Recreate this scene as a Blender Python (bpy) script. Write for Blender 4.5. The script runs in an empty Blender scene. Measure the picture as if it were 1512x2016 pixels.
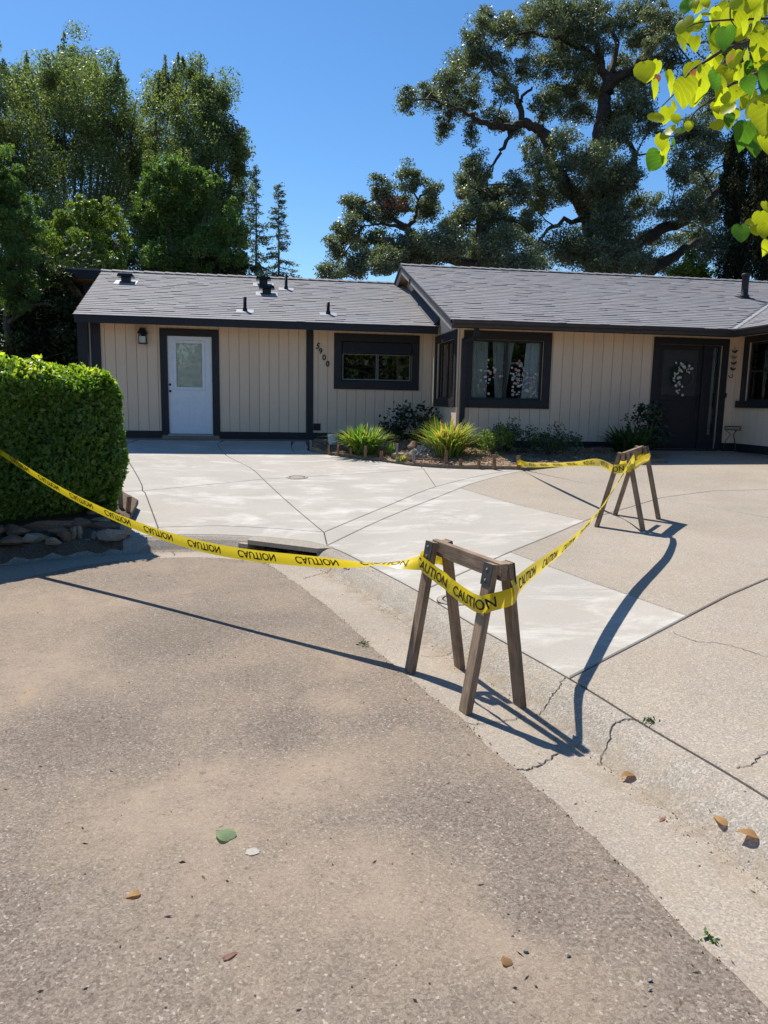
import bpy, bmesh, math, random
import numpy as np
from mathutils import Vector, Matrix
from mathutils.geometry import delaunay_2d_cdt
random.seed(7); RNG = np.random.default_rng(11)
R_ = math.radians
scene = bpy.context.scene
COL = scene.collection

# ------------------------------------------------------------------ camera
FPX, CX, CY, EYE = 1450.0, 756.0, 1008.0, 1.6          # focal length in pixels of a 1512 x 2016 picture
_up = np.array([178.0, 9552.0, FPX]); _up /= np.linalg.norm(_up)
_fw = np.array([0, 0, -1.0]); _fw = _fw - _up * _fw.dot(_up); _fw /= np.linalg.norm(_fw)
RC = np.array([np.cross(_fw, _up), _fw, _up])           # camera -> world
cam_d = bpy.data.cameras.new('camera'); cam = bpy.data.objects.new('camera', cam_d); COL.objects.link(cam)
cam_d.sensor_width = 36; cam_d.lens = 36 * FPX / 2016; cam_d.clip_start = .05; cam_d.clip_end = 2000
M = Matrix([list(RC[0]) + [0], list(RC[1]) + [0], list(RC[2]) + [EYE], [0, 0, 0, 1]])
cam.matrix_world = M
scene.camera = cam

# ------------------------------------------------------------------ sky, sun, exposure
SUN_EL, SUN_AZ = 55.5, 35.6                              # sun behind the house, to the left of the view
world = bpy.data.worlds.new('World'); scene.world = world; world.use_nodes = True
wn = world.node_tree.nodes; wl = world.node_tree.links
bg = wn['Background']; sky = wn.new('ShaderNodeTexSky'); sky.sky_type = 'NISHITA'
sky.sun_disc = False; sky.sun_elevation = R_(SUN_EL); sky.sun_rotation = R_(-SUN_AZ)
sky.air_density = 1.0; sky.dust_density = 0.2; sky.ozone_density = 3.0; sky.altitude = 500
hs = wn.new('ShaderNodeHueSaturation'); hs.inputs['Saturation'].default_value = 1.24; wl.new(sky.outputs[0], hs.inputs['Color']); wl.new(hs.outputs[0], bg.inputs[0]); bg.inputs[1].default_value = 0.106
sun_d = bpy.data.lights.new('sun', 'SUN'); sun = bpy.data.objects.new('sun', sun_d); COL.objects.link(sun)
sun_d.energy = 5.0; sun_d.angle = R_(.53); sun_d.color = (1, .93, .83)
sdir = Vector((-math.sin(R_(SUN_AZ)) * math.cos(R_(SUN_EL)), math.cos(R_(SUN_AZ)) * math.cos(R_(SUN_EL)), math.sin(R_(SUN_EL))))
sun.rotation_euler = sdir.to_track_quat('Z', 'Y').to_euler(); sun.location = (-10, 15, 25)
vs = scene.view_settings; vs.view_transform = 'Standard'; vs.look = 'None'; vs.gamma = 1; vs.use_curve_mapping = False
vs.exposure = 0.5
scene.cycles.max_bounces = 6; scene.cycles.transparent_max_bounces = 12; scene.cycles.use_denoising = True

# ------------------------------------------------------------------ helpers
def at(px, py, dep):
    d = RC @ np.array([px - CX, -(py - CY), -FPX]); return np.array([0, 0, EYE]) + d * dep / FPX
def tag(o, label=None, cat=None, group=None, kind=None):
    if label: o['label'] = label
    if cat: o['category'] = cat
    if group: o['group'] = group
    if kind: o['kind'] = kind
    return o
def link(name, me, mat=None, parent=None):
    o = bpy.data.objects.new(name, me); COL.objects.link(o)
    if mat is not None and not me.materials: me.materials.append(mat)
    if parent is not None: o.parent = parent
    return o
def empty(name, loc=(0, 0, 0), rz=0):
    o = bpy.data.objects.new(name, None); COL.objects.link(o); o.location = loc; o.rotation_euler = (0, 0, rz); o.empty_display_size = .1
    return o
def mk(name, v, f, mat=None, parent=None, smooth=False):
    me = bpy.data.meshes.new(name); me.from_pydata([tuple(map(float, p)) for p in v], [], f); me.update()
    if smooth: me.polygons.foreach_set('use_smooth', [True] * len(me.polygons))
    return link(name, me, mat, parent)
def fast_mesh(name, V, nper, rnd=None):
    """V: (N*nper,3) vertices, one polygon for each run of nper vertices"""
    me = bpy.data.meshes.new(name); n = len(V); k = n // nper
    me.vertices.add(n); me.vertices.foreach_set('co', np.ascontiguousarray(V, dtype=np.float32).ravel())
    me.loops.add(n); me.loops.foreach_set('vertex_index', np.arange(n, dtype=np.int32))
    me.polygons.add(k); me.polygons.foreach_set('loop_start', np.arange(0, n, nper, dtype=np.int32))
    if rnd is not None:
        a = me.attributes.new('rnd', 'FLOAT', 'FACE'); a.data.foreach_set('value', np.asarray(rnd, dtype=np.float32))
    me.update(calc_edges=True); return me
class MB:
    def __init__(s): s.v = []; s.f = []; s.r = []
    def box(s, x0, x1, y0, y1, z0, z1):
        b = len(s.v); s.v += [(x0, y0, z0), (x1, y0, z0), (x1, y1, z0), (x0, y1, z0), (x0, y0, z1), (x1, y0, z1), (x1, y1, z1), (x0, y1, z1)]
        s.f += [tuple(b + i for i in q) for q in ((0, 3, 2, 1), (4, 5, 6, 7), (0, 1, 5, 4), (1, 2, 6, 5), (2, 3, 7, 6), (3, 0, 4, 7))]; return s
    def hexa(s, p):
        b = len(s.v); s.v += [tuple(q) for q in p]
        s.f += [tuple(b + i for i in q) for q in ((0, 3, 2, 1), (4, 5, 6, 7), (0, 1, 5, 4), (1, 2, 6, 5), (2, 3, 7, 6), (3, 0, 4, 7))]; return s
    def quad(s, *p):
        b = len(s.v); s.v += [tuple(q) for q in p]; s.f.append(tuple(range(b, b + len(p)))); return s
    def tube(s, pts, rad, n=8, cap=True):
        pts = [Vector(p) for p in pts]; b = len(s.v); m = len(pts); ref = Vector((.31, .17, 1)).normalized()
        for i, p in enumerate(pts):
            t = (pts[min(i + 1, m - 1)] - pts[max(i - 1, 0)]).normalized()
            a = t.cross(ref)
            if a.length < 1e-3: a = t.cross(Vector((1, 0, 0)))
            a.normalize(); c = t.cross(a); r = rad[i] if hasattr(rad, '__len__') else rad
            for k in range(n):
                w = 2 * math.pi * k / n; s.v.append(tuple(p + a * (r * math.cos(w)) + c * (r * math.sin(w))))
        for i in range(m - 1):
            for k in range(n): s.f.append((b + i * n + k, b + i * n + (k + 1) % n, b + (i + 1) * n + (k + 1) % n, b + (i + 1) * n + k))
        if cap: s.f.append(tuple(b + k for k in reversed(range(n)))); s.f.append(tuple(b + (m - 1) * n + k for k in range(n)))
        return s
    def lathe(s, prof, c=(0, 0, 0), n=16):
        b = len(s.v)
        for r, z in prof:
            for k in range(n): s.v.append((c[0] + r * math.cos(2 * math.pi * k / n), c[1] + r * math.sin(2 * math.pi * k / n), c[2] + z))
        for i in range(len(prof) - 1):
            for k in range(n): s.f.append((b + i * n + k, b + i * n + (k + 1) % n, b + (i + 1) * n + (k + 1) % n, b + (i + 1) * n + k))
        s.f.append(tuple(b + k for k in reversed(range(n)))); s.f.append(tuple(b + (len(prof) - 1) * n + k for k in range(n)))
        return s
    def build(s, name, mat, parent=None, smooth=False): return mk(name, s.v, s.f, mat, parent, smooth)
def bevel(o, w=.004, seg=2):
    m = o.modifiers.new('b', 'BEVEL'); m.width = w; m.segments = seg; m.limit_method = 'ANGLE'; return o
def spline(P, n=6):
    P = [np.array(p, float) for p in P]; out = []
    for i in range(len(P) - 1):
        p0, p1, p2, p3 = P[max(i - 1, 0)], P[i], P[i + 1], P[min(i + 2, len(P) - 1)]
        for k in range(n):
            t = k / n; out.append(.5 * (2 * p1 + (p2 - p0) * t + (2 * p0 - 5 * p1 + 4 * p2 - p3) * t * t + (3 * p1 - p0 - 3 * p2 + p3) * t ** 3))
    out.append(P[-1]); return np.array(out)
ORD = ['first', 'second', 'third', 'fourth', 'fifth', 'sixth', 'seventh', 'eighth', 'ninth', 'tenth', 'eleventh', 'twelfth', 'thirteenth', 'fourteenth', 'fifteenth', 'sixteenth']

# ------------------------------------------------------------------ materials
class NT:
    def __init__(s, name):
        s.m = bpy.data.materials.new(name); s.m.use_nodes = True; s.t = s.m.node_tree; s.n = s.t.nodes
        s.b = s.n['Principled BSDF']; s.out = s.n['Material Output']
    def N(s, t, **k):
        n = s.n.new('ShaderNode' + t)
        for a, b in k.items():
            if a.startswith('_'): n.inputs[a[1:].replace('_', ' ')].default_value = b
            else: setattr(n, a, b)
        return n
    def L(s, a, b): s.t.links.new(a, b)
    def coord(s, scale=(1, 1, 1), kind='Object'):
        c = s.N('TexCoord'); m = s.N('Mapping'); m.inputs['Scale'].default_value = scale; s.L(c.outputs[kind], m.inputs[0]); return m.outputs[0]
    def noise(s, co, scale, detail=4, rough=.6, dist=0):
        n = s.N('TexNoise', _Scale=scale, _Detail=detail, _Roughness=rough, _Distortion=dist); s.L(co, n.inputs['Vector']); return n.outputs['Fac']
    def vor(s, co, scale, feature='F1', out='Distance'):
        n = s.N('TexVoronoi', _Scale=scale, feature=feature); s.L(co, n.inputs['Vector']); return n.outputs[out]
    def ramp(s, fac, stops):
        r = s.N('ValToRGB'); e = r.color_ramp.elements
        while len(e) < len(stops): e.new(.5)
        for q, (p, c) in zip(e, stops): q.position = p; q.color = (*c, 1) if len(c) == 3 else c
        s.L(fac, r.inputs[0]); return r.outputs[0]
    def mix(s, fac, a, b, mode='MIX'):
        n = s.N('MixRGB', blend_type=mode)
        for i, x in ((0, fac), (1, a), (2, b)):
            if isinstance(x, (int, float)): n.inputs[i].default_value = x
            elif isinstance(x, tuple): n.inputs[i].default_value = (*x, 1)
            else: s.L(x, n.inputs[i])
        return n.outputs[0]
    def bump(s, h, strength=.3, dist=.01):
        n = s.N('Bump', _Strength=strength, _Distance=dist); s.L(h, n.inputs['Height']); s.L(n.outputs[0], s.b.inputs['Normal']); return n
    def base(s, c):
        if isinstance(c, tuple): s.b.inputs['Base Color'].default_value = (*c, 1)
        else: s.L(c, s.b.inputs['Base Color'])
    def rough(s, r, spec=.3): s.b.inputs['Roughness'].default_value = r; s.b.inputs['Specular IOR Level'].default_value = spec
def g(v): return (v, v, v)
def paint(name, c, rough=.6, var=.08, spec=.3, scale=(3, 3, 3), bump=0.0):
    t = NT(name); co = t.coord(scale); n = t.noise(co, 3, 6, .65)
    d = tuple(x * (1 - var * 2) for x in c); l = tuple(min(1, x * (1 + var * 1.5)) for x in c)
    t.base(t.ramp(n, [(.3, d), (.7, l)])); t.rough(rough, spec)
    if bump: t.bump(t.noise(co, 40, 3), bump, .004)
    return t.m
def leafmat(name, cols, trans=.35, rough=.45, spec=.35, tint=None):
    t = NT(name); a = t.N('Attribute', attribute_name='rnd'); n = len(cols)
    c = t.ramp(a.outputs['Fac'], [(i / max(n - 1, 1), x) for i, x in enumerate(cols)])
    t.base(c); t.rough(rough, spec); tr = t.N('BsdfTranslucent'); mx = t.N('MixShader'); mx.inputs[0].default_value = trans
    tc = t.mix(1.0, c, tint or (1.6, 1.7, .6), 'MULTIPLY'); t.L(tc, tr.inputs[0])
    t.L(t.b.outputs[0], mx.inputs[1]); t.L(tr.outputs[0], mx.inputs[2]); t.L(mx.outputs[0], t.out.inputs[0]); return t.m

def m_asphalt():
    t = NT('asphalt'); co = t.coord(); big = t.noise(co, .9, 6, .62, .5); mid = t.noise(co, 4.5, 6, .72); wob = t.N('TexNoise', _Scale=90); t.L(co, wob.inputs['Vector'])
    dc = t.N('VectorMath', operation='MULTIPLY_ADD'); t.L(wob.outputs['Color'], dc.inputs[0]); dc.inputs[1].default_value = (.008, .008, .008); t.L(co, dc.inputs[2])
    st = t.vor(dc.outputs[0], 135, out='Color'); sep = t.N('SeparateColor'); t.L(st, sep.inputs[0]); fine = t.noise(co, 230, 4, .8)
    agg = t.ramp(sep.outputs[0], [(.0, (.14, .113, .09)), (.4, (.21, .172, .138)), (.8, (.262, .216, .174)), (.96, (.3, .25, .2)), (1, (.44, .39, .33))])
    agg = t.mix(.8, agg, t.mix(1, agg, t.ramp(fine, [(.3, g(.45)), (.7, g(1.4))]), 'MULTIPLY'))
    at_ = t.N('Attribute', attribute_name='rnd'); sm = t.N('Math', operation='ADD'); t.L(big, sm.inputs[0]); ms = t.N('Math', operation='MULTIPLY_ADD'); t.L(at_.outputs['Fac'], ms.inputs[0]); ms.inputs[1].default_value = .3; ms.inputs[2].default_value = 0.0; t.L(ms.outputs[0], sm.inputs[1])
    dust = t.ramp(sm.outputs[0], [(.42, g(0)), (.78, g(1))]); dm = t.mix(.75, dust, t.ramp(mid, [(.32, g(.25)), (.6, g(1))]), 'MULTIPLY')
    dustc = t.ramp(fine, [(.28, (.26, .195, .14)), (.55, (.37, .295, .22)), (.75, (.46, .38, .29))])
    c = t.mix(t.mix(1.0, dm, g(.75), 'MULTIPLY'), agg, dustc)
    dk = t.ramp(sm.outputs[0], [(.22, g(.6)), (.46, g(0))]); c = t.mix(dk, c, t.mix(1, c, (.78, .775, .775), 'MULTIPLY'))
    spot = t.ramp(t.noise(co, 2.3, 3), [(.66, g(0)), (.74, g(.35))]); c = t.mix(spot, c, (.4, .27, .16))
    pits = t.ramp(t.noise(co, 30, 6, .75), [(.3, g(.5)), (.43, g(1))]); c = t.mix(1, c, pits, 'MULTIPLY')
    t.base(c); t.rough(.92, .2); h = t.mix(.5, sep.outputs[0], fine); t.bump(h, .6, .007); return t.m
def m_concrete(name, lo, hi, stain, blotch=None, grain=140, bump=.15, agg=0.0):
    t = NT(name); co = t.coord(); big = t.noise(co, 1.1, 6, .6, .3); fine = t.noise(co, grain, 3, .7)
    c = t.ramp(big, [(.3, lo), (.7, hi)])
    c = t.mix(.5, c, t.mix(1, c, t.ramp(fine, [(.3, g(.62)), (.7, g(1.25))]), 'MULTIPLY'))
    if agg:
        v = t.vor(co, 160, out='Color'); s_ = t.N('SeparateColor'); t.L(v, s_.inputs[0])
        c = t.mix(agg, c, t.mix(1, c, t.ramp(s_.outputs[0], [(0, g(.4)), (.3, g(.8)), (.75, g(1.1)), (1, g(1.75))]), 'MULTIPLY'))
    sn = t.ramp(t.noise(co, 2.6, 5, .65, .8), [(.52, g(0)), (.72, g(.55))]); c = t.mix(sn, c, stain)
    if blotch:
        bl = t.ramp(t.noise(t.coord((1.0, 2.2, 1)), 1.15, 8, .72, .5), [(.5, g(0)), (.56, g(.35)), (.66, g(.85))]); c = t.mix(bl, c, blotch)
    t.base(c); t.rough(.88, .25); t.bump(t.mix(.5, fine, t.noise(co, 30, 3)), bump, .005); return t.m
def m_wood(name, a, b, c2, scale=(28, 28, 1.6), bump=.3):
    t = NT(name); info = t.N('ObjectInfo'); co = t.N('TexCoord'); ad = t.N('VectorMath', operation='ADD'); mu = t.N('VectorMath', operation='MULTIPLY')
    cm = t.N('CombineXYZ'); t.L(info.outputs['Random'], cm.inputs[0]); t.L(info.outputs['Random'], cm.inputs[1]); t.L(info.outputs['Random'], cm.inputs[2])
    t.L(co.outputs['Object'], ad.inputs[0]); t.L(cm.outputs[0], ad.inputs[1]); t.L(ad.outputs[0], mu.inputs[0]); mu.inputs[1].default_value = scale
    n = t.noise(mu.outputs[0], 2.2, 7, .7, 1.2); c = t.ramp(n, [(.28, a), (.5, b), (.72, c2)])
    st = t.ramp(t.noise(ad.outputs[0], 6, 4), [(.35, g(.7)), (.65, g(1.1))]); t.base(t.mix(1, c, st, 'MULTIPLY')); t.rough(.8, .2); t.bump(n, bump, .004); return t.m
def m_glass(name, tint=(.85, .9, .9), refl=1.0):
    t = NT(name); t.n.remove(t.b); tr = t.N('BsdfTransparent'); tr.inputs[0].default_value = (*tint, 1); gl = t.N('BsdfGlossy'); gl.inputs['Roughness'].default_value = .015
    fr = t.N('Fresnel', _IOR=1.62); mx = t.N('MixShader'); ml = t.N('Math', operation='MULTIPLY'); ml.inputs[1].default_value = refl
    t.L(fr.outputs[0], ml.inputs[0]); t.L(ml.outputs[0], mx.inputs[0]); t.L(tr.outputs[0], mx.inputs[1]); t.L(gl.outputs[0], mx.inputs[2]); t.L(mx.outputs[0], t.out.inputs[0]); return t.m
def m_shingle():
    t = NT('shingle'); a = t.N('Attribute', attribute_name='rnd'); co = t.coord(); f = t.noise(co, 160, 2)
    c = t.ramp(a.outputs['Fac'], [(0, (.195, .195, .21)), (.5, (.215, .214, .228)), (1, (.24, .238, .25))])
    c = t.mix(.6, c, t.mix(1, c, t.ramp(f, [(.3, g(.55)), (.7, g(1.4))]), 'MULTIPLY'))
    c = t.mix(t.ramp(t.noise(co, .8, 3), [(.4, g(0)), (.7, g(.3))]), c, t.mix(1, c, (1.15, 1.05, .92), 'MULTIPLY'))
    t.base(c); t.rough(.85, .35); t.bump(f, .4, .004); return t.m
def m_siding():
    t = NT('tan_siding'); info = t.N('ObjectInfo'); co = t.coord((24, 24, 1.2)); n = t.noise(co, 3, 6, .7, .6)
    c = t.ramp(n, [(.3, (.68, .515, .375)), (.7, (.76, .58, .425))]); c = t.mix(.5, c, t.mix(1, c, t.ramp(info.outputs['Random'], [(0, g(.94)), (1, g(1.05))]), 'MULTIPLY'))
    t.base(c); t.rough(.75, .25); t.bump(n, .25, .004); return t.m
MAT = dict(
    asphalt=m_asphalt(),
    new_conc=m_concrete('new_concrete', (.345, .325, .29), (.405, .38, .34), (.355, .32, .265), (.53, .51, .47), bump=.08),
    old_conc=m_concrete('old_concrete', (.295, .257, .21), (.355, .31, .255), (.32, .265, .2), agg=.5, bump=.25),
    gutter=m_concrete('gutter_concrete', (.3, .26, .213), (.365, .318, .26), (.37, .285, .195), agg=.42, bump=.3),
    curb=m_concrete('curb_concrete', (.28, .25, .21), (.34, .305, .26), (.34, .27, .19), agg=.6, bump=.3),
    joint=paint('joint_filler', (.05, .045, .04), .95), crack=paint('crack', (.045, .04, .035), .95),
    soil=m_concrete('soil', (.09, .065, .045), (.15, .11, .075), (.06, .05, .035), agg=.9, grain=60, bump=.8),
    mulch=m_concrete('mulch', (.22, .15, .095), (.33, .23, .15), (.15, .095, .06), agg=.9, grain=50, bump=.9),
    siding=m_siding(), backing=paint('siding_groove', (.4, .31, .22), .9), trim=paint('charcoal_trim', (.022, .022, .026), .55, .1),
    brown=paint('brown_gutter', (.05, .04, .036), .45, .1), soffit=paint('soffit_tan', (.66, .52, .37), .8), barge=paint('barge_board', (.32, .29, .27), .7),
    white=paint('white_door', (.72, .74, .78), .4, .03), found=m_concrete('foundation', (.2, .19, .17), (.27, .25, .23), (.15, .14, .12)),
    shingle=m_shingle(), black=paint('black_metal', (.012, .012, .014), .4), flash=paint('flashing_metal', (.3, .31, .33), .5), glass=m_glass('window_glass'), dglass=m_glass('door_glass', (.97, .98, .96), .8),
    room=paint('dark_interior', (.02, .02, .022), .9), curtain=paint('curtain', (.55, .54, .55), .9), blind=paint('blind', (.78, .8, .74), .7), screen=paint('screen_mesh', (.05, .049, .05), .7),
    wood=m_wood('weathered_lumber', (.13, .085, .055), (.27, .19, .13), (.4, .3, .215)), redwood=m_wood('stake_wood', (.17, .085, .05), (.29, .16, .1), (.38, .24, .16)),
    greywood=m_wood('grey_stake_wood', (.17, .14, .12), (.3, .255, .215), (.4, .35, .3)), rawwood=m_wood('raw_soffit_wood', (.2, .1, .05), (.33, .18, .09), (.42, .25, .13)),
    bracket=paint('bracket_metal', (.05, .05, .05), .5, .3), galv=paint('galvanised_metal', (.35, .35, .36), .4, .2),
    ink=paint('black_ink', (.012, .012, .01), .6), lamp_glass=paint('frosted_glass', (.5, .52, .47), .3), terra=paint('glazed_teal', (.1, .3, .33), .35), pot=paint('white_pot', (.6, .6, .58), .5),
    bark=m_wood('oak_bark', (.03, .024, .019), (.06, .048, .038), (.1, .08, .065), (10, 10, 3), .8), bark2=m_wood('grey_bark', (.06, .05, .04), (.11, .09, .07), (.17, .14, .11), (10, 10, 2), .8),
    twig=paint('twig', (.1, .075, .055), .8), fence=m_wood('fence_wood', (.07, .055, .045), (.12, .095, .075), (.17, .14, .11)),
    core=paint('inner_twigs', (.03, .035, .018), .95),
)
MAT['oak'] = leafmat('oak_leaf', [(.044, .063, .045), (.085, .11, .075), (.14, .17, .115), (.205, .23, .172)], .38, .42, .5)
MAT['tall'] = leafmat('tall_leaf', [(.055, .085, .045), (.1, .14, .068), (.155, .2, .095), (.215, .25, .125)], .48, .48, .4)
MAT['bright'] = leafmat('bright_leaf', [(.05, .1, .02), (.09, .16, .03), (.15, .22, .04), (.24, .27, .07)], .45, .45, .4)
MAT['feather'] = leafmat('feather_leaf', [(.05, .095, .035), (.09, .16, .05), (.15, .23, .075)], .48, .5, .3)
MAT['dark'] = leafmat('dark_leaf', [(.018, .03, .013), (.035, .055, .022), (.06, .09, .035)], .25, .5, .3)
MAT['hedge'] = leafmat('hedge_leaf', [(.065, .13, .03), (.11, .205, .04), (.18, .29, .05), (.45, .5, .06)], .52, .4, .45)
MAT['cypress'] = leafmat('cypress_leaf', [(.012, .016, .008), (.026, .032, .014), (.05, .055, .025)], .15, .7, .2)
MAT['conifer'] = leafmat('conifer_leaf', [(.06, .085, .07), (.09, .125, .1), (.13, .17, .125)], .35, .6, .3)
MAT['lily'] = leafmat('lily_leaf', [(.08, .17, .035), (.13, .24, .05), (.21, .32, .08), (.4, .36, .1), (.5, .33, .12)], .42, .4, .4)
MAT['fern'] = leafmat('fern_leaf', [(.02, .045, .016), (.035, .075, .025), (.055, .1, .035)], .3, .45, .4)
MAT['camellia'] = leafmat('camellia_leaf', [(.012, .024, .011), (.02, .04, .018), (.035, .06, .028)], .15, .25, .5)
MAT['fallen'] = leafmat('fallen_leaf', [(.3, .17, .07), (.42, .27, .12)], .2, .6, .3, (1.2, 1, .7))
MAT['red'] = leafmat('red_twig_leaf', [(.2, .07, .05), (.3, .12, .08)], .3, .6, .3, (1.2, .8, .6))

# ------------------------------------------------------------------ terrain
CB = np.array([(1.2, -14), (1.75, -6), (1.95, -3), (2.0, -1), (1.93, .6), (1.75, 1.7), (1.486, 2.62), (1.249, 3.215), (1.023, 3.82), (.628, 4.726), (.29, 5.58), (-.063, 6.358), (-.45, 7.15), (-.75, 7.52), (-1.395, 7.78), (-2.0, 7.82), (-2.643, 7.671), (-3.3, 7.38), (-3.85, 6.85), (-4.3, 6.1), (-4.75, 4.9), (-5.1, 3), (-5.2, 0), (-5, -4), (-4.5, -14)])
CBs = spline(CB, 6)
HO = np.array([5.964, 15.029]); YAW = R_(9); HU = np.array([math.cos(YAW), math.sin(YAW)]); HV = np.array([-math.sin(YAW), math.cos(YAW)])
def sdist(xy):
    xy = np.atleast_2d(xy); out = []
    a = CBs[:-1]; b = CBs[1:]; ab = b - a; L2 = (ab ** 2).sum(1)
    for c in range(0, len(xy), 4000):
        q = xy[c:c + 4000]; ap = q[:, None] - a[None]; t = np.clip((ap * ab).sum(2) / L2, 0, 1)
        dv = q[:, None] - (a + t[..., None] * ab); d2 = (dv ** 2).sum(2); i = d2.argmin(1); r = np.arange(len(q))
        cr = ab[i, 0] * dv[r, i, 1] - ab[i, 1] * dv[r, i, 0]; out.append(np.where(cr < 0, 1, -1) * np.sqrt(d2[r, i]))
    return np.concatenate(out)
def ter(xy):
    xy = np.atleast_2d(np.asarray(xy, float)); s = np.maximum(sdist(xy), 0)
    q = xy - HO; u = q @ HU; v = q @ HV; k = np.clip((u + 6.2) / 2, 0, 1); k = k * k * (3 - 2 * k)
    w = np.maximum(2.1 * (1 - k) - v, 0); t = s / (s + w + 1e-6)
    return .13 + .57 * (1 - (1 - t) ** 1.12)
def tz(x, y): return float(ter([(x, y)])[0])
def hw(u, v):
    p = HO + HU * u + HV * v; return p[0], p[1]

# big ground sheet
def axis(): return np.concatenate([-np.geomspace(30, 600, 12)[::-1], np.arange(-28, 28.1, .5), np.geomspace(30, 600, 12)])
gx = axis(); gy = axis() + 4; XX, YY = np.meshgrid(gx, gy); P = np.stack([XX.ravel(), YY.ravel()], 1); S = sdist(P)
Z = np.where((S > 0), ter(P) - .09, -.14); Z = np.where((np.abs(P[:, 0]) > 30) | (np.abs(P[:, 1]) > 32), np.minimum(Z, .3), Z)
nx, ny = len(gx), len(gy)
gf = [(j * nx + i, j * nx + i + 1, (j + 1) * nx + i + 1, (j + 1) * nx + i) for j in range(ny - 1) for i in range(nx - 1)]
tag(mk('ground', np.column_stack([P, Z]), gf, MAT['soil'], smooth=True), kind='structure')

def densify(poly, step=.12, closed=True):
    out = []; n = len(poly)
    for i in range(n if closed else n - 1):
        a = np.array(poly[i], float); b = np.array(poly[(i + 1) % n], float); k = max(1, int(np.linalg.norm(b - a) / step))
        for j in range(k): out.append(a + (b - a) * j / k)
    if not closed: out.append(np.array(poly[-1], float))
    return np.array(out)
def inset(poly, d):
    p = np.array(poly); nxt = np.roll(p, -1, 0); prv = np.roll(p, 1, 0)
    area = .5 * np.sum(p[:, 0] * nxt[:, 1] - nxt[:, 0] * p[:, 1])
    if area < 0: p = p[::-1]; nxt = np.roll(p, -1, 0); prv = np.roll(p, 1, 0)
    e1 = p - prv; e2 = nxt - p; n1 = np.stack([-e1[:, 1], e1[:, 0]], 1); n2 = np.stack([-e2[:, 1], e2[:, 0]], 1)
    n1 /= np.linalg.norm(n1, axis=1)[:, None] + 1e-9; n2 /= np.linalg.norm(n2, axis=1)[:, None] + 1e-9
    b = n1 + n2; b /= np.linalg.norm(b, axis=1)[:, None] + 1e-9; c = np.clip((b * n1).sum(1), .35, 1)
    return p + b * (d / c)[:, None]
def sheet(name, poly, zf, mat, parent=None, grid=.3, edge=.0, depth=.05, jit=0, dens=.12):
    """polygon in plan laid over the height function, with a rounded edge and a skirt"""
    bp = densify(poly, dens); bp = inset(bp, edge) if edge else inset(bp, 0)
    inner = inset(bp, .008); n = len(inner)
    lo, hi = inner.min(0), inner.max(0); gx = np.arange(lo[0], hi[0], grid); gy = np.arange(lo[1], hi[1], grid)
    G = np.array([(x + (RNG.random() - .5) * grid * .3, y + (RNG.random() - .5) * grid * .3) for x in gx for y in gy])
    if len(G):
        x, y = G[:, 0], G[:, 1]; ins = np.zeros(len(G), bool)
        a = inner; b = np.roll(inner, -1, 0)
        for i in range(n):
            cnd = (a[i, 1] > y) != (b[i, 1] > y)
            xi = (b[i, 0] - a[i, 0]) * (y - a[i, 1]) / (b[i, 1] - a[i, 1] + 1e-12) + a[i, 0]; ins ^= cnd & (x < xi)
        G = G[ins]
        if len(G):
            dd = np.min(np.linalg.norm(G[:, None] - inner[None], axis=2), 1); G = G[dd > grid * .35]
    pts = [Vector(p) for p in inner] + [Vector(p) for p in G]
    vo, eo, fo, ov, oe, of = delaunay_2d_cdt(pts, [(i, (i + 1) % n) for i in range(n)], [], 1, 1e-6)
    vv = np.array([(p.x, p.y) for p in vo]); z = zf(vv) + (RNG.random(len(vv)) * jit if jit else 0)
    V = [tuple(v) for v in np.column_stack([vv, z])]; F = [tuple(f) for f in fo]
    k0 = len(V); zb = zf(bp); V += [(p[0], p[1], q - .006) for p, q in zip(bp, zb)]; V += [(p[0], p[1], q - depth) for p, q in zip(bp, zb)]
    # match boundary indices
    idx = [0] * n
    for i, o in enumerate(ov):
        for q in o:
            if q < n: idx[q] = i
    for i in range(n):
        j = (i + 1) % n; F.append((idx[i], k0 + i, k0 + j, idx[j])); F.append((k0 + i, k0 + n + i, k0 + n + j, k0 + j))
    o = mk(name, V, F, mat, parent)
    me = o.data; bm = bmesh.new(); bm.from_mesh(me); bmesh.ops.recalc_face_normals(bm, faces=bm.faces); bm.to_mesh(me); bm.free(); return o

# street: asphalt, gutter pan, rolled curb lofted along the curb line
tang = np.gradient(CBs, axis=0); tang /= np.linalg.norm(tang, axis=1)[:, None]; nin = np.stack([-tang[:, 1], tang[:, 0]], 1)   # towards the street
arc = np.concatenate([[0], np.cumsum(np.linalg.norm(np.diff(CBs, axis=0), axis=1))])
D0 = np.array([-1.42, 7.56]); D1 = np.array([-.66, 7.18])            # ends of the storm drain opening
i1 = int(np.argmin(np.linalg.norm(CBs + nin * .24 - D0, axis=1))); i0 = int(np.argmin(np.linalg.norm(CBs + nin * .24 - D1, axis=1)))
left = np.clip((arc - arc[np.argmin(np.linalg.norm(CBs - np.array([-2.4, 7.75]), axis=1))]) / 2.0, 0, 1)
gw = .70 + .35 * left + .006 * np.sin(arc * 9) + .005 * np.sin(arc * 23 + 1)        # outer edge of the gutter pan
def loft(name, idx, prof, mat, parent=None):
    """prof(i) -> list of (offset towards the street, z)"""
    V = []; F = []; m = None
    for a, i in enumerate(idx):
        pr = prof(i); m = len(pr)
        for n_, z in pr: q = CBs[i] + nin[i] * n_; V.append((q[0], q[1], z))
    for a in range(len(idx) - 1):
        for k in range(m - 1): F.append((a * m + k, a * m + k + 1, (a + 1) * m + k + 1, (a + 1) * m + k))
    F.append(tuple(range(m))); F.append(tuple((len(idx) - 1) * m + k for k in reversed(range(m))))
    return mk(name, V, F, mat, parent, smooth=False)
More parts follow.
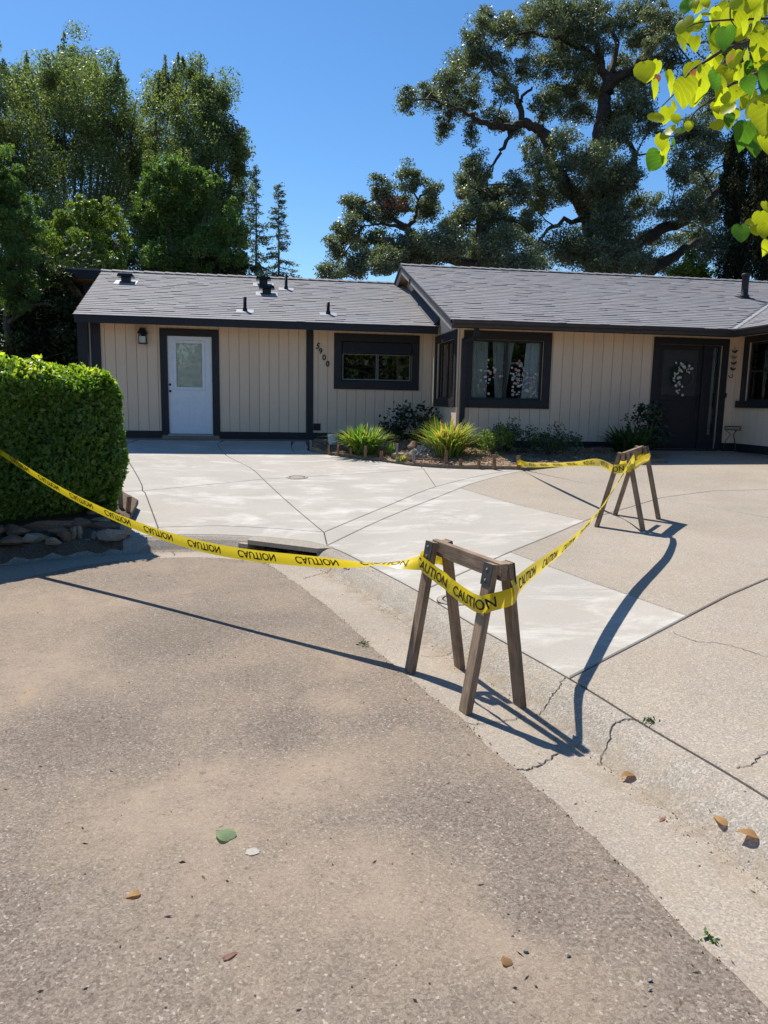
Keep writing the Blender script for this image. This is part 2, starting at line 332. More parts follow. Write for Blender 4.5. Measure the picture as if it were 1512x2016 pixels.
cprof = lambda i: [(.008, -.1), (.008, .12), (.016, .128), (.06, .125), (.12, .098), (.18, .05), (.225, .012), (.26, -.003), (.26, -.1)]
gprof = lambda i: [(.2605, -.1), (.2605, -.004), (.32, -.002), (.5, .01), (gw[i] - .01, .022), (gw[i], .018), (gw[i], -.1)]
curb = loft('curb', range(0, i0 + 1), cprof, MAT['curb']); tag(curb, kind='structure')
tag(loft('curb', range(i1, len(CBs)), cprof, MAT['curb']), kind='structure')
gut = loft('gutter', range(0, len(CBs)), gprof, MAT['gutter']); tag(gut, kind='structure')
road_edge = CBs + nin * (gw - .012)[:, None]
def zroad(p): return .033 + .006 * np.sin(p[:, 0] * 1.3 + .4) * np.sin(p[:, 1] * .9) - .004
jag = road_edge + nin * (RNG.random(len(road_edge)) * .012)[:, None]
road_poly = densify(jag, .09, False); road_poly = road_poly + (RNG.random(road_poly.shape) - .5) * .012
road = tag(sheet('road', [tuple(p) for p in road_poly], zroad, MAT['asphalt'], grid=.22, depth=.08, dens=2.0), kind='structure')
rc = np.empty(len(road.data.vertices) * 3); road.data.vertices.foreach_get('co', rc); rc = rc.reshape(-1, 3)[:, :2]; dv = np.zeros(len(rc))
for x, y, r, k in [(-.17, 4.28, .13, 1), (-.17, 3.66, .14, 1), (-.18, 3.06, .18, 1), (-.38, 2.82, .22, .9), (-.65, 2.76, .26, .9), (-.85, 2.5, .3, .8), (-2.55, 5.36, .5, .9), (-2.1, 4.13, .45, .7), (.08, 2.47, .18, .7), (.46, 1.86, .17, .8), (.2, 2.1, .22, .7), (-.05, 2.17, .28, .6), (-.8, 2.06, .3, .5), (.34, 1.7, .2, .6), (-1.9, 5.5, .3, .6), (-1.4, 3.2, .35, -1), (-.48, 3.3, .2, -1), (.22, 2.62, .24, -.8), (.48, 2.1, .14, -.9), (-1.25, 4.78, .45, -.7), (-1.1, 1.95, .25, -.8), (.06, 3.5, .15, -.8), (.2, 1.72, .17, -.7)]:
    dv += k * np.exp(-((rc - [x, y]) ** 2).sum(1) / (2 * (r * .75) ** 2))
at_ = road.data.attributes.new('rnd', 'FLOAT', 'POINT'); at_.data.foreach_set('value', dv.astype(np.float32))

# ------------------------------------------------------------------ driveway slabs
def cbseg(a, b, k=1):
    ia = int(np.argmin(np.linalg.norm(CBs - np.array(a), axis=1))); ib = int(np.argmin(np.linalg.norm(CBs - np.array(b), axis=1)))
    return [tuple(CBs[i]) for i in (range(ia, ib + 1) if ia < ib else range(ia, ib - 1, -1))]
def sp(P, n=5): return [tuple(p) for p in spline(P, n)]
J1 = sp([(-5.3, 14.9), (-4.74, 13.34), (-4.03, 11.74), (-3.42, 10.33), (-2.51, 8.07)])
J1a = [p for p in J1 if p[1] >= 9.98]; J1b = [(-3.3, 9.98)] + [p for p in J1 if p[1] < 9.98]; J1a.append((-3.3, 9.98))
J3 = sp([(-3.5, 15.3), (-2.92, 13.48), (-2.21, 12.1), (-1.84, 11.12)]); J3b = sp([(-1.84, 11.12), (-1.3, 9.65), (-.65, 7.94)])
J4 = sp([(-2.51, 8.07), (-1.87, 8.21), (-1.27, 8.13), (-.65, 7.94)])
L1 = sp([(-.65, 7.94), (.02, 9.26), (.75, 10.65), (1.62, 11.5), (2.2, 11.78)])
L2 = sp([(-.57, 7.36), (.03, 8.62), (1.09, 10.5), (1.57, 11.1), (1.95, 11.47), (2.26, 11.74)])
BED = sp([(-1.55, 14.9), (-1.42, 14.2), (-.54, 13.39), (.02, 13.03), (.62, 12.48), (1.48, 11.98), (2.24, 11.79)])
STR = sp([(-1.9, 14.9), (-1.64, 13.87), (-.8, 13.2), (.02, 12.62), (.65, 12.26)])
J2 = [(-1.84, 11.12), (.02, 11.97), (.65, 12.26)]
hl = lambda u: hw(u, 2.02)
base_poly = [(-2.7, 7.66)] + [tuple(p) for p in cbseg((-2.6, 7.68), (1.75, -6))] + [(4.2, -6), (4.2, 3.6), (9, 7.4), (9, 16.2), (6.2, 15.1), (5.05, 14.85), (4.9, 13.0), (3.0, 12.3)] + [p for p in reversed(BED)] + [hl(-7.4), hl(-11.7), (-6.0, 13.3), (-3.9, 10.2)]
drive = sheet('driveway', base_poly, lambda p: ter(p) - .028, MAT['joint'], grid=.5, depth=.05, edge=.02); tag(drive, kind='structure')
def slab(poly, mat, edge=.006, grid=.35): return sheet('slab', poly, ter, MAT[mat], drive, grid=grid, edge=edge, depth=.028)
mid2 = (-3.3, 9.98)
slab([(-5.9, 13.2)] + [hl(-11.6), hl(-10.95)] + [p for p in J1a if p[1] < 14.6] + [(-3.85, 9.75)], 'new_conc')                       # left border, rear
slab([(-3.85, 9.75)] + J1b + cbseg((-2.45, 7.73), (-2.7, 7.65)) + [(-2.75, 7.75)], 'new_conc')                            # left border, front
slab([p for p in J1a if p[1] < 14.6][0:1] + [hl(-10.9), hl(-9.2)] + [p for p in J3 if p[1] < 15.1] + [mid2] + [p for p in reversed(J1a) if p[1] < 14.4][1:], 'new_conc')
slab(J1b[0:1] + [(-1.84, 11.12)] + J3b[1:] + list(reversed(J4))[1:] + list(reversed(J1b))[1:-1], 'new_conc')
slab([p for p in J3 if p[1] < 15.1][0:1] + [hl(-9.15), hl(-7.75)] + STR[1:] + list(reversed(J2))[1:] + [p for p in reversed(J3) if p[1] < 15.1][1:-1], 'new_conc')
slab(STR[0:1] + [hl(-7.7), hl(-7.45)] + BED[:21] + [(.65, 12.26)] + list(reversed(STR))[1:-1], 'new_conc')
l1a = [p for p in L1 if p[1] <= 10.66]; l1b = [(.75, 10.65)] + [p for p in L1 if p[1] > 10.66]
slab(J2 + [(.75, 10.65)] + list(reversed(l1a))[1:] + list(reversed(J3b))[1:-1], 'new_conc')
slab([(.65, 12.26)] + BED[20:] + list(reversed(l1b))[1:], 'new_conc')
slab(L1 + list(reversed(L2)), 'new_conc')                                                                   # diagonal band
slab(J4 + [(-.57, 7.36)] + cbseg((-.6, 7.36), (-2.45, 7.74)), 'new_conc')                                   # band along the curb
CP = tuple(CBs[int(np.argmin(np.linalg.norm(CBs - np.array([.31, 5.58]), axis=1)))]); CQ = tuple(CBs[int(np.argmin(np.linalg.norm(CBs - np.array([1.023, 3.82]), axis=1)))])
slab(cbseg((-.57, 7.33), CP) + [(1.2, 6.82), (2.24, 8.1), (1.6, 9.35), (1.09, 10.5)] + [p for p in reversed(L2) if p[1] < 10.5][0:], 'new_conc')
slab(cbseg(CP, CQ) + [(2.07, 4.82), (1.7, 5.64), (1.2, 6.82)], 'new_conc')
X0 = (3.56, 9.43)
slab([(1.09, 10.5), (1.6, 9.35), (2.24, 8.1), (3.01, 8.85), X0, (3.04, 10.36), (2.26, 11.74)] + [p for p in reversed(L2) if 10.5 < p[1] < 11.7], 'old_conc')
slab([X0, (4.5, 9.98), (5.28, 10.08), (9, 10.5), (9, 7.71), (6.5, 7.41), (4.29, 8.13)], 'old_conc')
slab([(2.3, 11.74), (3.04, 10.36), X0, (4.5, 9.98), (5.28, 10.08), (9, 10.5), (9, 16), (6.3, 15.04), (5.05, 14.8), (5.0, 12.95), (3.05, 12.28), (2.45, 11.86)], 'old_conc')
slab([(2.07, 4.82), (2.52, 5.24), (3.02, 5.65), (5.0, 6.6), (9, 7.6), (9, 7.7), (6.5, 7.4), (4.29, 8.1), X0, (3.01, 8.85), (2.24, 8.1), (1.2, 6.82), (1.7, 5.64)], 'old_conc', edge=.005)
low = slab(cbseg(CQ, (1.75, -5.9)) + [(4.15, -5.9), (4.15, 3.65), (9, 7.595), (5.0, 6.595), (3.02, 5.645), (2.52, 5.235), (2.07, 4.815)], 'old_conc', edge=.007)
def crack(pts, wdt, zf, parent):
    P = spline(pts, 10); P[1:-1] += (RNG.random((len(P) - 2, 2)) - .5) * .02; t = np.gradient(P, axis=0); t /= np.linalg.norm(t, axis=1)[:, None]; n = np.stack([-t[:, 1], t[:, 0]], 1)
    w = wdt * (.5 + RNG.random(len(P))); w[-1] *= .2; z = zf(P) + .003; V = []
    for p, q, a, b in zip(P, n, w, z): V += [(*(p + q * a), b), (*(p - q * a), b)]
    return mk('crack', V, [(2 * i, 2 * i + 1, 2 * i + 3, 2 * i + 2) for i in range(len(P) - 1)], MAT['crack'], parent)
crack([(1.84, 4.5), (1.91, 4.33), (2.07, 4.26), (2.21, 4.05), (2.5, 3.95)], .0018, ter, low)
crack([(1.47, 2.84), (1.54, 2.86), (1.64, 2.95), (1.9, 3.0)], .002, ter, low)
def zcurb(P):
    n_ = -sdist(P); return np.interp(n_, [.016, .06, .12, .18, .225, .26, .32, .5, .7], [.129, .126, .099, .051, .013, -.002, -.001, .011, .023])
crack([(1.0, 3.82), (.93, 3.72), (.88, 3.68), (.8, 3.6)], .002, zcurb, curb); crack([(1.22, 3.29), (1.12, 3.3), (1.04, 3.2), (.98, 3.1)], .003, zcurb, curb)
crack([(.83, 3.2), (.7, 3.05), (.62, 3.0), (.55, 3.02)], .003, zcurb, gut); crack([(.75, 3.6), (.6, 3.5), (.45, 3.45), (.36, 3.5)], .002, zcurb, gut)
crack([(.52, 4.6), (.4, 4.5), (.25, 4.45)], .0018, zcurb, gut); crack([(-.42, 6.85), (-.6, 6.6), (-.7, 6.4)], .003, zcurb, gut); crack([(-2.2, 7.52), (-2.15, 7.4), (-2.1, 7.25)], .003, zcurb, gut)

# round covers let into the concrete
for (x, y, r, lab) in ((-1.35, 11.31, .16, 'round concrete cleanout cover in the pale slab near the white door'), (.56, 5.34, .15, 'round concrete meter cover in the slab behind the near sawhorse')):
    e = empty('utility_cover', (x, y, tz(x, y))); tag(e, lab, 'cover', 'round covers in the driveway')
    h = .05; gxx = (tz(x + h, y) - tz(x - h, y)) / (2 * h); gyy = (tz(x, y + h) - tz(x, y - h)) / (2 * h)
    e.rotation_euler = Vector((-gxx, -gyy, 1)).to_track_quat('Z', 'Y').to_euler()
    MB().lathe([(r + .006, -.02), (r + .006, .002)], n=40).build('seat', MAT['joint'], e); MB().lathe([(r, -.02), (r, .005), (r - .008, .008), (r - .035, .008), (r - .036, .004), (r - .036, -.02)], n=40).build('rim', MAT['curb'], e)
    MB().lathe([(r - .05, -.02), (r - .05, .006), (r - .056, .0085)], n=40).build('lid', MAT['curb'], e)

# storm drain: lid slab over an open chamber in the curb line
sd = empty('storm_drain', (float((D0 + D1)[0] / 2), float((D0 + D1)[1] / 2), 0)); tag(sd, 'curb inlet storm drain with dark open slot below the pale driveway', 'storm drain')
off = np.array([sd.location.x, sd.location.y])
idx = list(range(i0, i1 + 1)); back = [CBs[i] + nin[i] * .008 for i in idx]
frontL = [D1 + (D0 - D1) * k / (len(idx) - 1) for k in range(len(idx))]
def prism(name, A, B, z0, z1, mat):
    n = len(A); V = []
    for z in (z0, z1): V += [(*(p - off), z) for p in A] + [(*(p - off), z) for p in B]
    F = []
    for k in range(n - 1):
        F += [(k, k + 1, n + k + 1, n + k), (2 * n + k, 3 * n + k, 3 * n + k + 1, 2 * n + k + 1), (k, 2 * n + k, 2 * n + k + 1, k + 1), (n + k, n + k + 1, 3 * n + k + 1, 3 * n + k)]
    F += [(0, n, 3 * n, 2 * n), (n - 1, 3 * n - 1, 4 * n - 1, 2 * n - 1)]
    return mk(name, V, F, mat, sd)
prism('lid', back, frontL, .085, .131, MAT['curb'])
dn = np.array([-(D0 - D1)[1], (D0 - D1)[0]]); dn /= -np.linalg.norm(dn); du = (D0 - D1) / np.linalg.norm(D0 - D1)
if dn[1] < 0: dn = -dn
b0, b1 = D0 + dn * .5, D1 + dn * .5
prism('back_wall', [b1, b0], [b1 + dn * .06, b0 + dn * .06], -.6, .08, MAT['found'])
prism('side_wall', [D0 + du * .0, D0 + du * .12], [b0, b0 + du * .12], -.6, .084, MAT['curb']); prism('side_wall', [D1 - du * .12, D1], [b1 - du * .12, b1], -.6, .084, MAT['curb'])
prism('floor', [D1, D0], [b1, b0], -.65, -.6, MAT['found'])
# ------------------------------------------------------------------ garden bed
bed_poly = list(BED[3:]) + [(2.45, 11.84), (3.05, 12.26), (4.98, 12.92), (5.03, 14.75)] + [hw(-.9, -.04), hw(-4.6, -.04), hw(-4.7, 2.05), hw(-7.3, 2.05)]
bed_poly = [(p[0], p[1]) for p in bed_poly]
def zbed(p):
    return ter(p) + .035 + .02 * np.sin(p[:, 0] * 5.1) * np.sin(p[:, 1] * 4.3)
tag(sheet('garden_bed', bed_poly, zbed, MAT['mulch'], grid=.12, edge=.05, depth=.14, jit=.03), kind='structure')
def bz(x, y): return float(zbed(np.array([[x, y]]))[0])
n = 9000; q = RNG.random((n, 2)) * np.array([6.6, 3.4]) + np.array([-1.5, 11.8])
bpoly = np.array(inset(densify(bed_poly, .3), .08))
ins = np.zeros(n, bool); A, B = bpoly, np.roll(bpoly, -1, 0)
for i in range(len(A)):
    c = (A[i, 1] > q[:, 1]) != (B[i, 1] > q[:, 1]); ins ^= c & (q[:, 0] < (B[i, 0] - A[i, 0]) * (q[:, 1] - A[i, 1]) / (B[i, 1] - A[i, 1] + 1e-12) + A[i, 0])
q = q[ins]; ang = RNG.random(len(q)) * 6.28; L = .015 + RNG.random(len(q)) * .05; W = .005 + RNG.random(len(q)) * .012; zz = zbed(q) + .025 + RNG.random(len(q)) * .02
d = np.stack([np.cos(ang), np.sin(ang), (RNG.random(len(q)) - .5) * .7], 1); w = np.stack([-np.sin(ang), np.cos(ang), (RNG.random(len(q)) - .5) * .6], 1); c = np.column_stack([q, zz])
V = np.stack([c - d * L[:, None], c + w * W[:, None], c + d * L[:, None], c - w * W[:, None]], 1).reshape(-1, 3)
MAT['litter'] = leafmat('leaf_litter', [(.1, .06, .035), (.24, .16, .1), (.38, .28, .18), (.5, .4, .27)], .05, .8, .2, (1, 1, 1))
tag(link('leaf_litter', fast_mesh('leaf_litter', V, 4, RNG.random(len(q))), MAT['litter']), 'brown bark mulch and dry leaf litter covering the garden bed', 'mulch', kind='stuff')

# ------------------------------------------------------------------ house (local axes: x along the front, y into the house, z up)
house = empty('house', (HO[0], HO[1], 0), YAW); tag(house, 'single storey tan house with charcoal trim and grey shingle roof', 'house')
CORN, INN, LEFT = -4.66, 1.21, -11.72
def hb(name, boxes, mat, parent=None, bev=0):
    m = MB()
    for b in boxes: m.box(*b)
    o = m.build(name, MAT[mat], parent or house)
    if bev: bevel(o, bev)
    return o
def boards(axis, a0, a1, z0, z1, face, sgn, opens, sp_=.206):
    """vertical siding boards on a wall plane; axis 'x' or 'y'; opens = [(a0,a1,z0,z1)]"""
    cuts = list(np.arange(a0, a1, sp_)) + [a1]
    for i in range(len(cuts) - 1):
        c0, c1 = cuts[i] + .0042, cuts[i + 1] - .0042
        ed = sorted(set([c0, c1] + [e for o in opens for e in o[:2] if c0 < e < c1])); rects = []
        for e0, e1 in zip(ed[:-1], ed[1:]):
            if e1 - e0 < .004: continue
            m_ = (e0 + e1) / 2; zs = [(z0, z1)]
            for o in opens:
                if o[0] < m_ < o[1]:
                    nz = []
                    for a, b in zs:
                        if o[2] > a: nz.append((a, min(b, o[2])))
                        if o[3] < b: nz.append((max(a, o[3]), b))
                    zs = nz
            rects += [(e0, e1, a, b) for a, b in zs if b - a > .01]
        for e0, e1, a, b in rects:
            f0, f1 = sorted((face, face + sgn * .014)); m = MB()
            if axis == 'x': m.box(e0, e1, f0, f1, a, b)
            else: m.box(f0, f1, e0, e1, a, b)
            m.build('siding_board', MAT['siding'], house)
def wall(name, axis, a0, a1, z0, z1, face, sgn, opens, mat='backing'):
    ed = sorted(set([a0, a1] + [e for o in opens for e in o[:2]])); m = MB()
    for e0, e1 in zip(ed[:-1], ed[1:]):
        zs = [(z0, z1)]
        for o in opens:
            if o[0] <= e0 + 1e-6 and e1 <= o[1] + 1e-6:
                nz = []
                for a, b in zs:
                    if o[2] > a: nz.append((a, o[2]))
                    if o[3] < b: nz.append((o[3], b))
                zs = nz
        for a, b in zs:
            f0, f1 = sorted((face - sgn * .002, face - sgn * .12))
            if axis == 'x': m.box(e0, e1, f0, f1, a, b)
            else: m.box(f0, f1, e0, e1, a, b)
    return m.build(name, MAT[mat], house)
WM = (-4.41, -2.98, 1.65, 2.78); WL = (-6.69, -5.16, 1.99, 2.83); WS = (.22, 1.72, 1.65, 2.80); WR = (-1.75, -.28, 1.72, 2.86)
DL = (-10.29, -9.39, .80, 2.83); DF = (-.57, .78, .72, 2.80)
ZT = 3.02
wall('wall', 'x', CORN, INN, .6, ZT, 0, -1, [WM, DF]); boards('x', CORN + .02, INN, .86, ZT, 0, -1, [WM, DF])
wall('wall', 'x', LEFT, CORN - .13, .6, ZT + .05, 2.1, -1, [WL, DL]); boards('x', LEFT, CORN - .01, .88, ZT + .05, 2.1, -1, [WL, DL])
wall('wall', 'y', .125, 2.1, .6, 2.98, CORN, -1, [WS]); boards('y', .0, 2.08, .86, 2.98, CORN, -1, [WS])
wall('wall', 'y', -4.5, -.005, .6, ZT, INN, -1, [WR]); boards('y', -4.4, -.02, .86, ZT, INN, -1, [WR])
hb('gable_end_wall', [(LEFT, LEFT + .12, 2.23, 9.5, .6, 3.1)], 'siding')
# main gable triangle above the lower roof
PT = .343
mzt = lambda v: 3.06 + PT * (v + .6) if v <= 4.85 else 4.93 - PT * (v - 4.85)
m = MB(); vs_ = [0, 1, 2, 3, 4, 4.85, 5.7, 7, 8.5, 9.7]
for a, b in zip(vs_[:-1], vs_[1:]): m.hexa([(CORN - .012, a, 2.985), (CORN + .1, a, 2.985), (CORN + .1, b, 2.985), (CORN - .012, b, 2.985), (CORN - .012, a, mzt(a) - .12), (CORN + .1, a, mzt(a) - .12), (CORN + .1, b, mzt(b) - .12), (CORN - .012, b, mzt(b) - .12)])
m.build('gable_wall', MAT['siding'], house)
# base boards, corner boards, foundation
hb('baseboard', [(LEFT - .02, DL[0] - .15, 2.065, 2.085, .735, .882), (DL[1] + .13, CORN - .02, 2.065, 2.085, .735, .882)], 'trim')
hb('foundation', [(LEFT, CORN - .03, 2.0995, 2.3, .45, .733)], 'found'); hb('foundation', [(CORN + .02, INN - .02, -.004, .2, .45, .70)], 'found')
hb('baseboard', [(CORN + .02, -.72, -.03, -.015, .70, .862), (.93, INN - .02, -.03, -.015, .70, .862)], 'trim'); hb('baseboard', [(INN - .03, INN - .015, -4.4, -.032, .70, .862)], 'trim')
hb('baseboard', [(CORN - .03, CORN - .015, 0, 2.06, .70, .862)], 'trim')
hb('corner_board', [(LEFT - .03, LEFT + .13, 2.06, 2.085, .735, 3.05)], 'trim'); hb('corner_board', [(LEFT - .05, LEFT - .0305, 2.06, 2.2, .735, 3.05)], 'trim')
hb('conduit', [(LEFT - .085, LEFT - .06, 2.055, 2.08, .7, 3.06)], 'flash'); hb('corner_post', [(LEFT - .30, LEFT - .11, 2.0, 2.19, .5, 3.05)], 'trim')
hb('divider_board', [(-7.44, -7.29, 2.06, 2.0855, .735, 3.05)], 'trim')
hb('corner_board', [(CORN - .02, CORN + .1, -.036, -.0145, .70, 1.49)], 'siding')
def trimframe(parent, o, w, face, t=.028, axis='x', sgn=-1, sill=.0, mat='trim', bot=None):
    a0, a1, z0, z1 = o; f0, f1 = sorted((face + sgn * .0145, face + sgn * (.0145 + t))); bw = w if bot is None else bot
    def bx(nm, p0, p1, q0, q1, ex=0):
        g0, g1 = (f0 - (ex if sgn < 0 else 0), f1 + (ex if sgn > 0 else 0))
        hb(nm, [(p0, p1, g0, g1, q0, q1) if axis == 'x' else (g0, g1, p0, p1, q0, q1)], mat, parent, .003)
    bx('head_trim', a0 - w, a1 + w, z1, z1 + w); 
    if bw: bx('bottom_trim', a0 - w - sill, a1 + w + sill, z0 - bw, z0, .004 if not sill else .03)
    bx('side_trim', a0 - w, a0, z0, z1 - .001); bx('side_trim', a1, a1 + w, z0, z1 - .001)
def window(o, face, axis='x', mull=(), sgn=-1, rail=None, trimw=.16, room=.9, bot=None, sill=0):
    e = empty('window'); e.parent = house; a0, a1, z0, z1 = o
    trimframe(e, o, trimw, face, axis=axis, sgn=sgn, bot=bot, sill=sill)
    d0, d1 = sorted((face + .02 * -sgn, face + .06 * -sgn)); fr = .035
    bars = [(a0, a1, z0, z0 + fr), (a0, a1, z1 - fr, z1), (a0, a0 + fr, z0 + fr, z1 - fr), (a1 - fr, a1, z0 + fr, z1 - fr)] + [(q - .022, q + .022, z0 + fr, z1 - fr) for q in mull]
    if rail: bars.append((a0 + fr, a1 - fr, rail - .02, rail + .02))
    hb('sash', [(p, q, d0, d1, r, s) if axis == 'x' else (d0, d1, p, q, r, s) for p, q, r, s in bars], 'trim', e)
    ed = [a0 + fr] + [x for q in mull for x in (q - .022, q + .022)] + [a1 - fr]; pm = (d0 + d1) / 2
    for p, q in zip(ed[0::2], ed[1::2]):
        if axis == 'x': hb('pane', [(p, q, pm - .003, pm + .003, z0 + fr, z1 - fr)], 'glass', e)
        else: hb('pane', [(pm - .003, pm + .003, p, q, z0 + fr, z1 - fr)], 'glass', e)
    return e
def inroom(e, o, face, axis='x', depth=1.0, sgn=-1, ext=(.5, .5), back=True):
    a0, a1, z0, z1 = o; q = -sgn; y0, y1 = face + .13 * q, face + depth * q; m = MB(); A, B, C_, D_ = a0 - ext[0], a1 + ext[1], z0 - .5, z1 + .15
    P = (lambda a, y, z: (a, y, z)) if axis == 'x' else (lambda a, y, z: (y, a, z))
    m.quad(P(A, y1, C_), P(B, y1, C_), P(B, y1, D_), P(A, y1, D_))
    if back: m.quad(P(A, y0, C_), P(A, y1, C_), P(A, y1, D_), P(A, y0, D_))
    m.quad(P(B, y0, C_), P(B, y1, C_), P(B, y1, D_), P(B, y0, D_))
    m.quad(P(A, y0, D_), P(B, y0, D_), P(B, y1, D_), P(A, y1, D_)); m.quad(P(A, y0, C_), P(B, y0, C_), P(B, y1, C_), P(A, y1, C_)); m.build('dark_room', MAT['room'], e)
def curtain(e, a0, a1, z0, z1, y, axis='x', top=None, mat='curtain', f=60):
    n = 40; V = []; t0, t1 = top if top else (a0, a1)
    for k in range(n + 1):
        w = .018 * math.sin(k * f / n + math.sin(k * 1.3)) 
        for a_, z in ((a0 + (a1 - a0) * k / n, z0), (t0 + (t1 - t0) * k / n, z1)): V.append((a_, y + w, z) if axis == 'x' else (y + w, a_, z))
    mk('curtain', V, [(2 * i, 2 * i + 2, 2 * i + 3, 2 * i + 1) for i in range(n)], MAT[mat], e, smooth=True)
# main corner window
w1 = window(WM, 0, mull=(-3.70,), bot=.16); inroom(w1, WM, 0, depth=1.9, ext=(.12, .5), back=False)
curtain(w1, -4.38, -4.05, 1.66, 2.76, .13); curtain(w1, -3.86, -3.72, 1.66, 2.76, .16, top=(-3.95, -3.72)); curtain(w1, -3.70, -3.66, 1.66, 2.76, .16, top=(-3.70, -3.52)); curtain(w1, -3.34, -3.0, 1.66, 2.76, .13, top=(-3.28, -3.0), mat='white')
hb('shelf', [(-3.62, -3.2, .5, .55, 2.36, 2.40)], 'curtain', w1)
cl = MB(); cr = []
for k in range(150):
    x = random.choice((random.gauss(-4.05, .16), random.gauss(-3.47, .13), random.gauss(-3.47, .13), random.gauss(-3.2, .08))); z = random.gauss(2.05, .2); r = random.uniform(.008, .026)
    if not (-4.36 < x < -3.04 and 1.7 < z < 2.42) or abs(x + 3.7) < .05: continue
    cl.quad(*[(x + r * (1 + .25 * (j % 2)) * math.cos(j * math.pi / 4), .0345, z + r * (1 + .25 * (j % 2)) * math.sin(j * math.pi / 4)) for j in range(8)]); cr.append(random.random())
MAT['cling'] = leafmat('window_cling', [(.55, .55, .55), (.6, .6, .6), (.25, .4, .5), (.55, .25, .35), (.55, .4, .2), (.55, .55, .5)], .2, .5, .3, (1, 1, 1))
o = cl.build('window_stickers', MAT['cling'], w1); a = o.data.attributes.new('rnd', 'FLOAT', 'FACE'); a.data.foreach_set('value', cr); tag(o, kind='stuff')
# its side light round the corner
w2 = window(WS, CORN, axis='y', mull=(.95,), bot=.16); curtain(w2, .25, .93, 1.66, 2.78, CORN + .13, 'y', mat='white'); curtain(w2, 1.5, 1.7, 1.66, 2.78, CORN + .16, 'y')
# left wing window with a dark roller shade box
w3 = window(WL, 2.1, mull=(-5.915,), bot=.17); inroom(w3, WL, 2.1)
m = MB(); m.hexa([(WL[0] + .02, 1.99, 2.58), (WL[1] - .02, 1.99, 2.58), (WL[1] - .02, 2.11, 2.58), (WL[0] + .02, 2.11, 2.58), (WL[0] + .02, 2.04, 2.81), (WL[1] - .02, 2.04, 2.81), (WL[1] - .02, 2.11, 2.81), (WL[0] + .02, 2.11, 2.81)]); m.build('shade_box', MAT['trim'], w3)
hb('inner_frame', [(WL[0] + .03, WL[1] - .03, 2.112, 2.122, z, z + .012) for z in (2.025, 2.555)] + [(x, x + .012, 2.112, 2.122, 2.037, 2.555) for x in (WL[0] + .03, WL[1] - .042, -5.94, -5.9)], 'flash', w3)
hb('window_shelf', [(WL[0] + .05, WL[1] - .05, 2.2, 2.5, 2.0, 2.02)], 'room', w3); hb('window_shelf', [(WL[0] + .05, WL[1] - .05, 2.3, 2.5, 2.33, 2.345)], 'room', w3)
# return wall window on the right
w4 = window(WR, INN, axis='y', rail=2.3, bot=.14, sill=.08, trimw=.15); inroom(w4, WR, INN, 'y'); hb('blind', [(INN + .14, INN + .16, WR[0] + .03, WR[1] - .03, 2.33, 2.84)], 'blind', w4); curtain(w4, -1.2, -.35, 1.74, 2.3, INN + .2, 'y')
# white door
dr = empty('door'); dr.parent = house; trimframe(dr, DL, .145, 2.1, bot=0)
x0, x1, z0, z1 = DL
hb('door_slab', [(x0 + .006, -10.135, 2.10, 2.145, z0 + .03, z1 - .006), (-9.575, x1 - .006, 2.10, 2.145, z0 + .03, z1 - .006), (-10.135, -9.575, 2.10, 2.145, z0 + .03, 1.775), (-10.135, -9.575, 2.10, 2.145, 2.705, z1 - .006)], 'white', dr)
hb('glass_surround', [(-10.175, -10.115, 2.085, 2.0995, 1.735, 2.745), (-9.595, -9.535, 2.085, 2.0995, 1.735, 2.745), (-10.115, -9.595, 2.085, 2.0995, 1.735, 1.795), (-10.115, -9.595, 2.085, 2.0995, 2.685, 2.745)], 'white', dr, .008)
hb('pane', [(-10.13, -9.58, 2.118, 2.124, 1.78, 2.70)], 'dglass', dr); hb('blind', [(-10.13, -9.58, 2.134, 2.138, 1.78 + k * .026, 1.80 + k * .026) for k in range(35)], 'blind', dr)
for a, b in ((-10.14, -9.87), (-9.81, -9.54)): hb('door_panel', [(a, b, 2.094, 2.0995, .95, 1.02), (a, b, 2.094, 2.0995, 1.57, 1.6), (a, a + .03, 2.094, 2.0995, 1.021, 1.569), (b - .03, b, 2.094, 2.0995, 1.021, 1.569)], 'white', dr)
for z in (1.84, 1.705): mk('lock_hole', [(-10.25 + .026 * math.cos(j * .3927), y, z + .026 * math.sin(j * .3927)) for y in (2.097, 2.1005) for j in range(16)], [tuple(reversed(range(16)))] + [(j, (j + 1) % 16, 16 + (j + 1) % 16, 16 + j) for j in range(16)], MAT['black'], dr)
hb('threshold', [(x0 - .02, x1 + .02, 2.03, 2.15, z0 - .02, z0 + .018)], 'flash', dr); hb('jamb', [(x0 - .01, x1 + .01, 2.146, 2.16, z0, z1)], 'white', dr)
# front door with screen door and side light
fd = empty('door'); fd.parent = house; trimframe(fd, DF, .135, 0, bot=0, t=.03)
hb('screen_door_frame', [(-.555, -.455, .03, .06, .76, 2.79), (.30, .39, .03, .06, .76, 2.79), (-.455, .30, .03, .06, .76, .93), (-.455, .30, .03, .06, 1.70, 1.80), (-.455, .30, .03, .06, 2.70, 2.79)], 'trim', fd, .004)
hb('screen_panel', [(-.455, .30, .042, .047, 1.80, 2.70)], 'screen', fd); hb('kick_panel', [(-.455, .30, .045, .05, .93, 1.70)], 'trim', fd); hb('panel_moulding', [(-.41, .255, .038, .0445, 1.0, 1.03), (-.41, .255, .038, .0445, 1.6, 1.63), (-.41, -.38, .038, .0445, 1.031, 1.599), (.225, .255, .038, .0445, 1.031, 1.599)], 'trim', fd)
hb('door_slab', [(-.57, .40, .09, .13, .74, 2.80)], 'trim', fd); hb('mullion', [(.395, .50, .0, .1, .74, 2.80)], 'trim', fd); hb('handle', [(.32, .36, -.01, .03, 1.62, 1.80)], 'black', fd, .006)
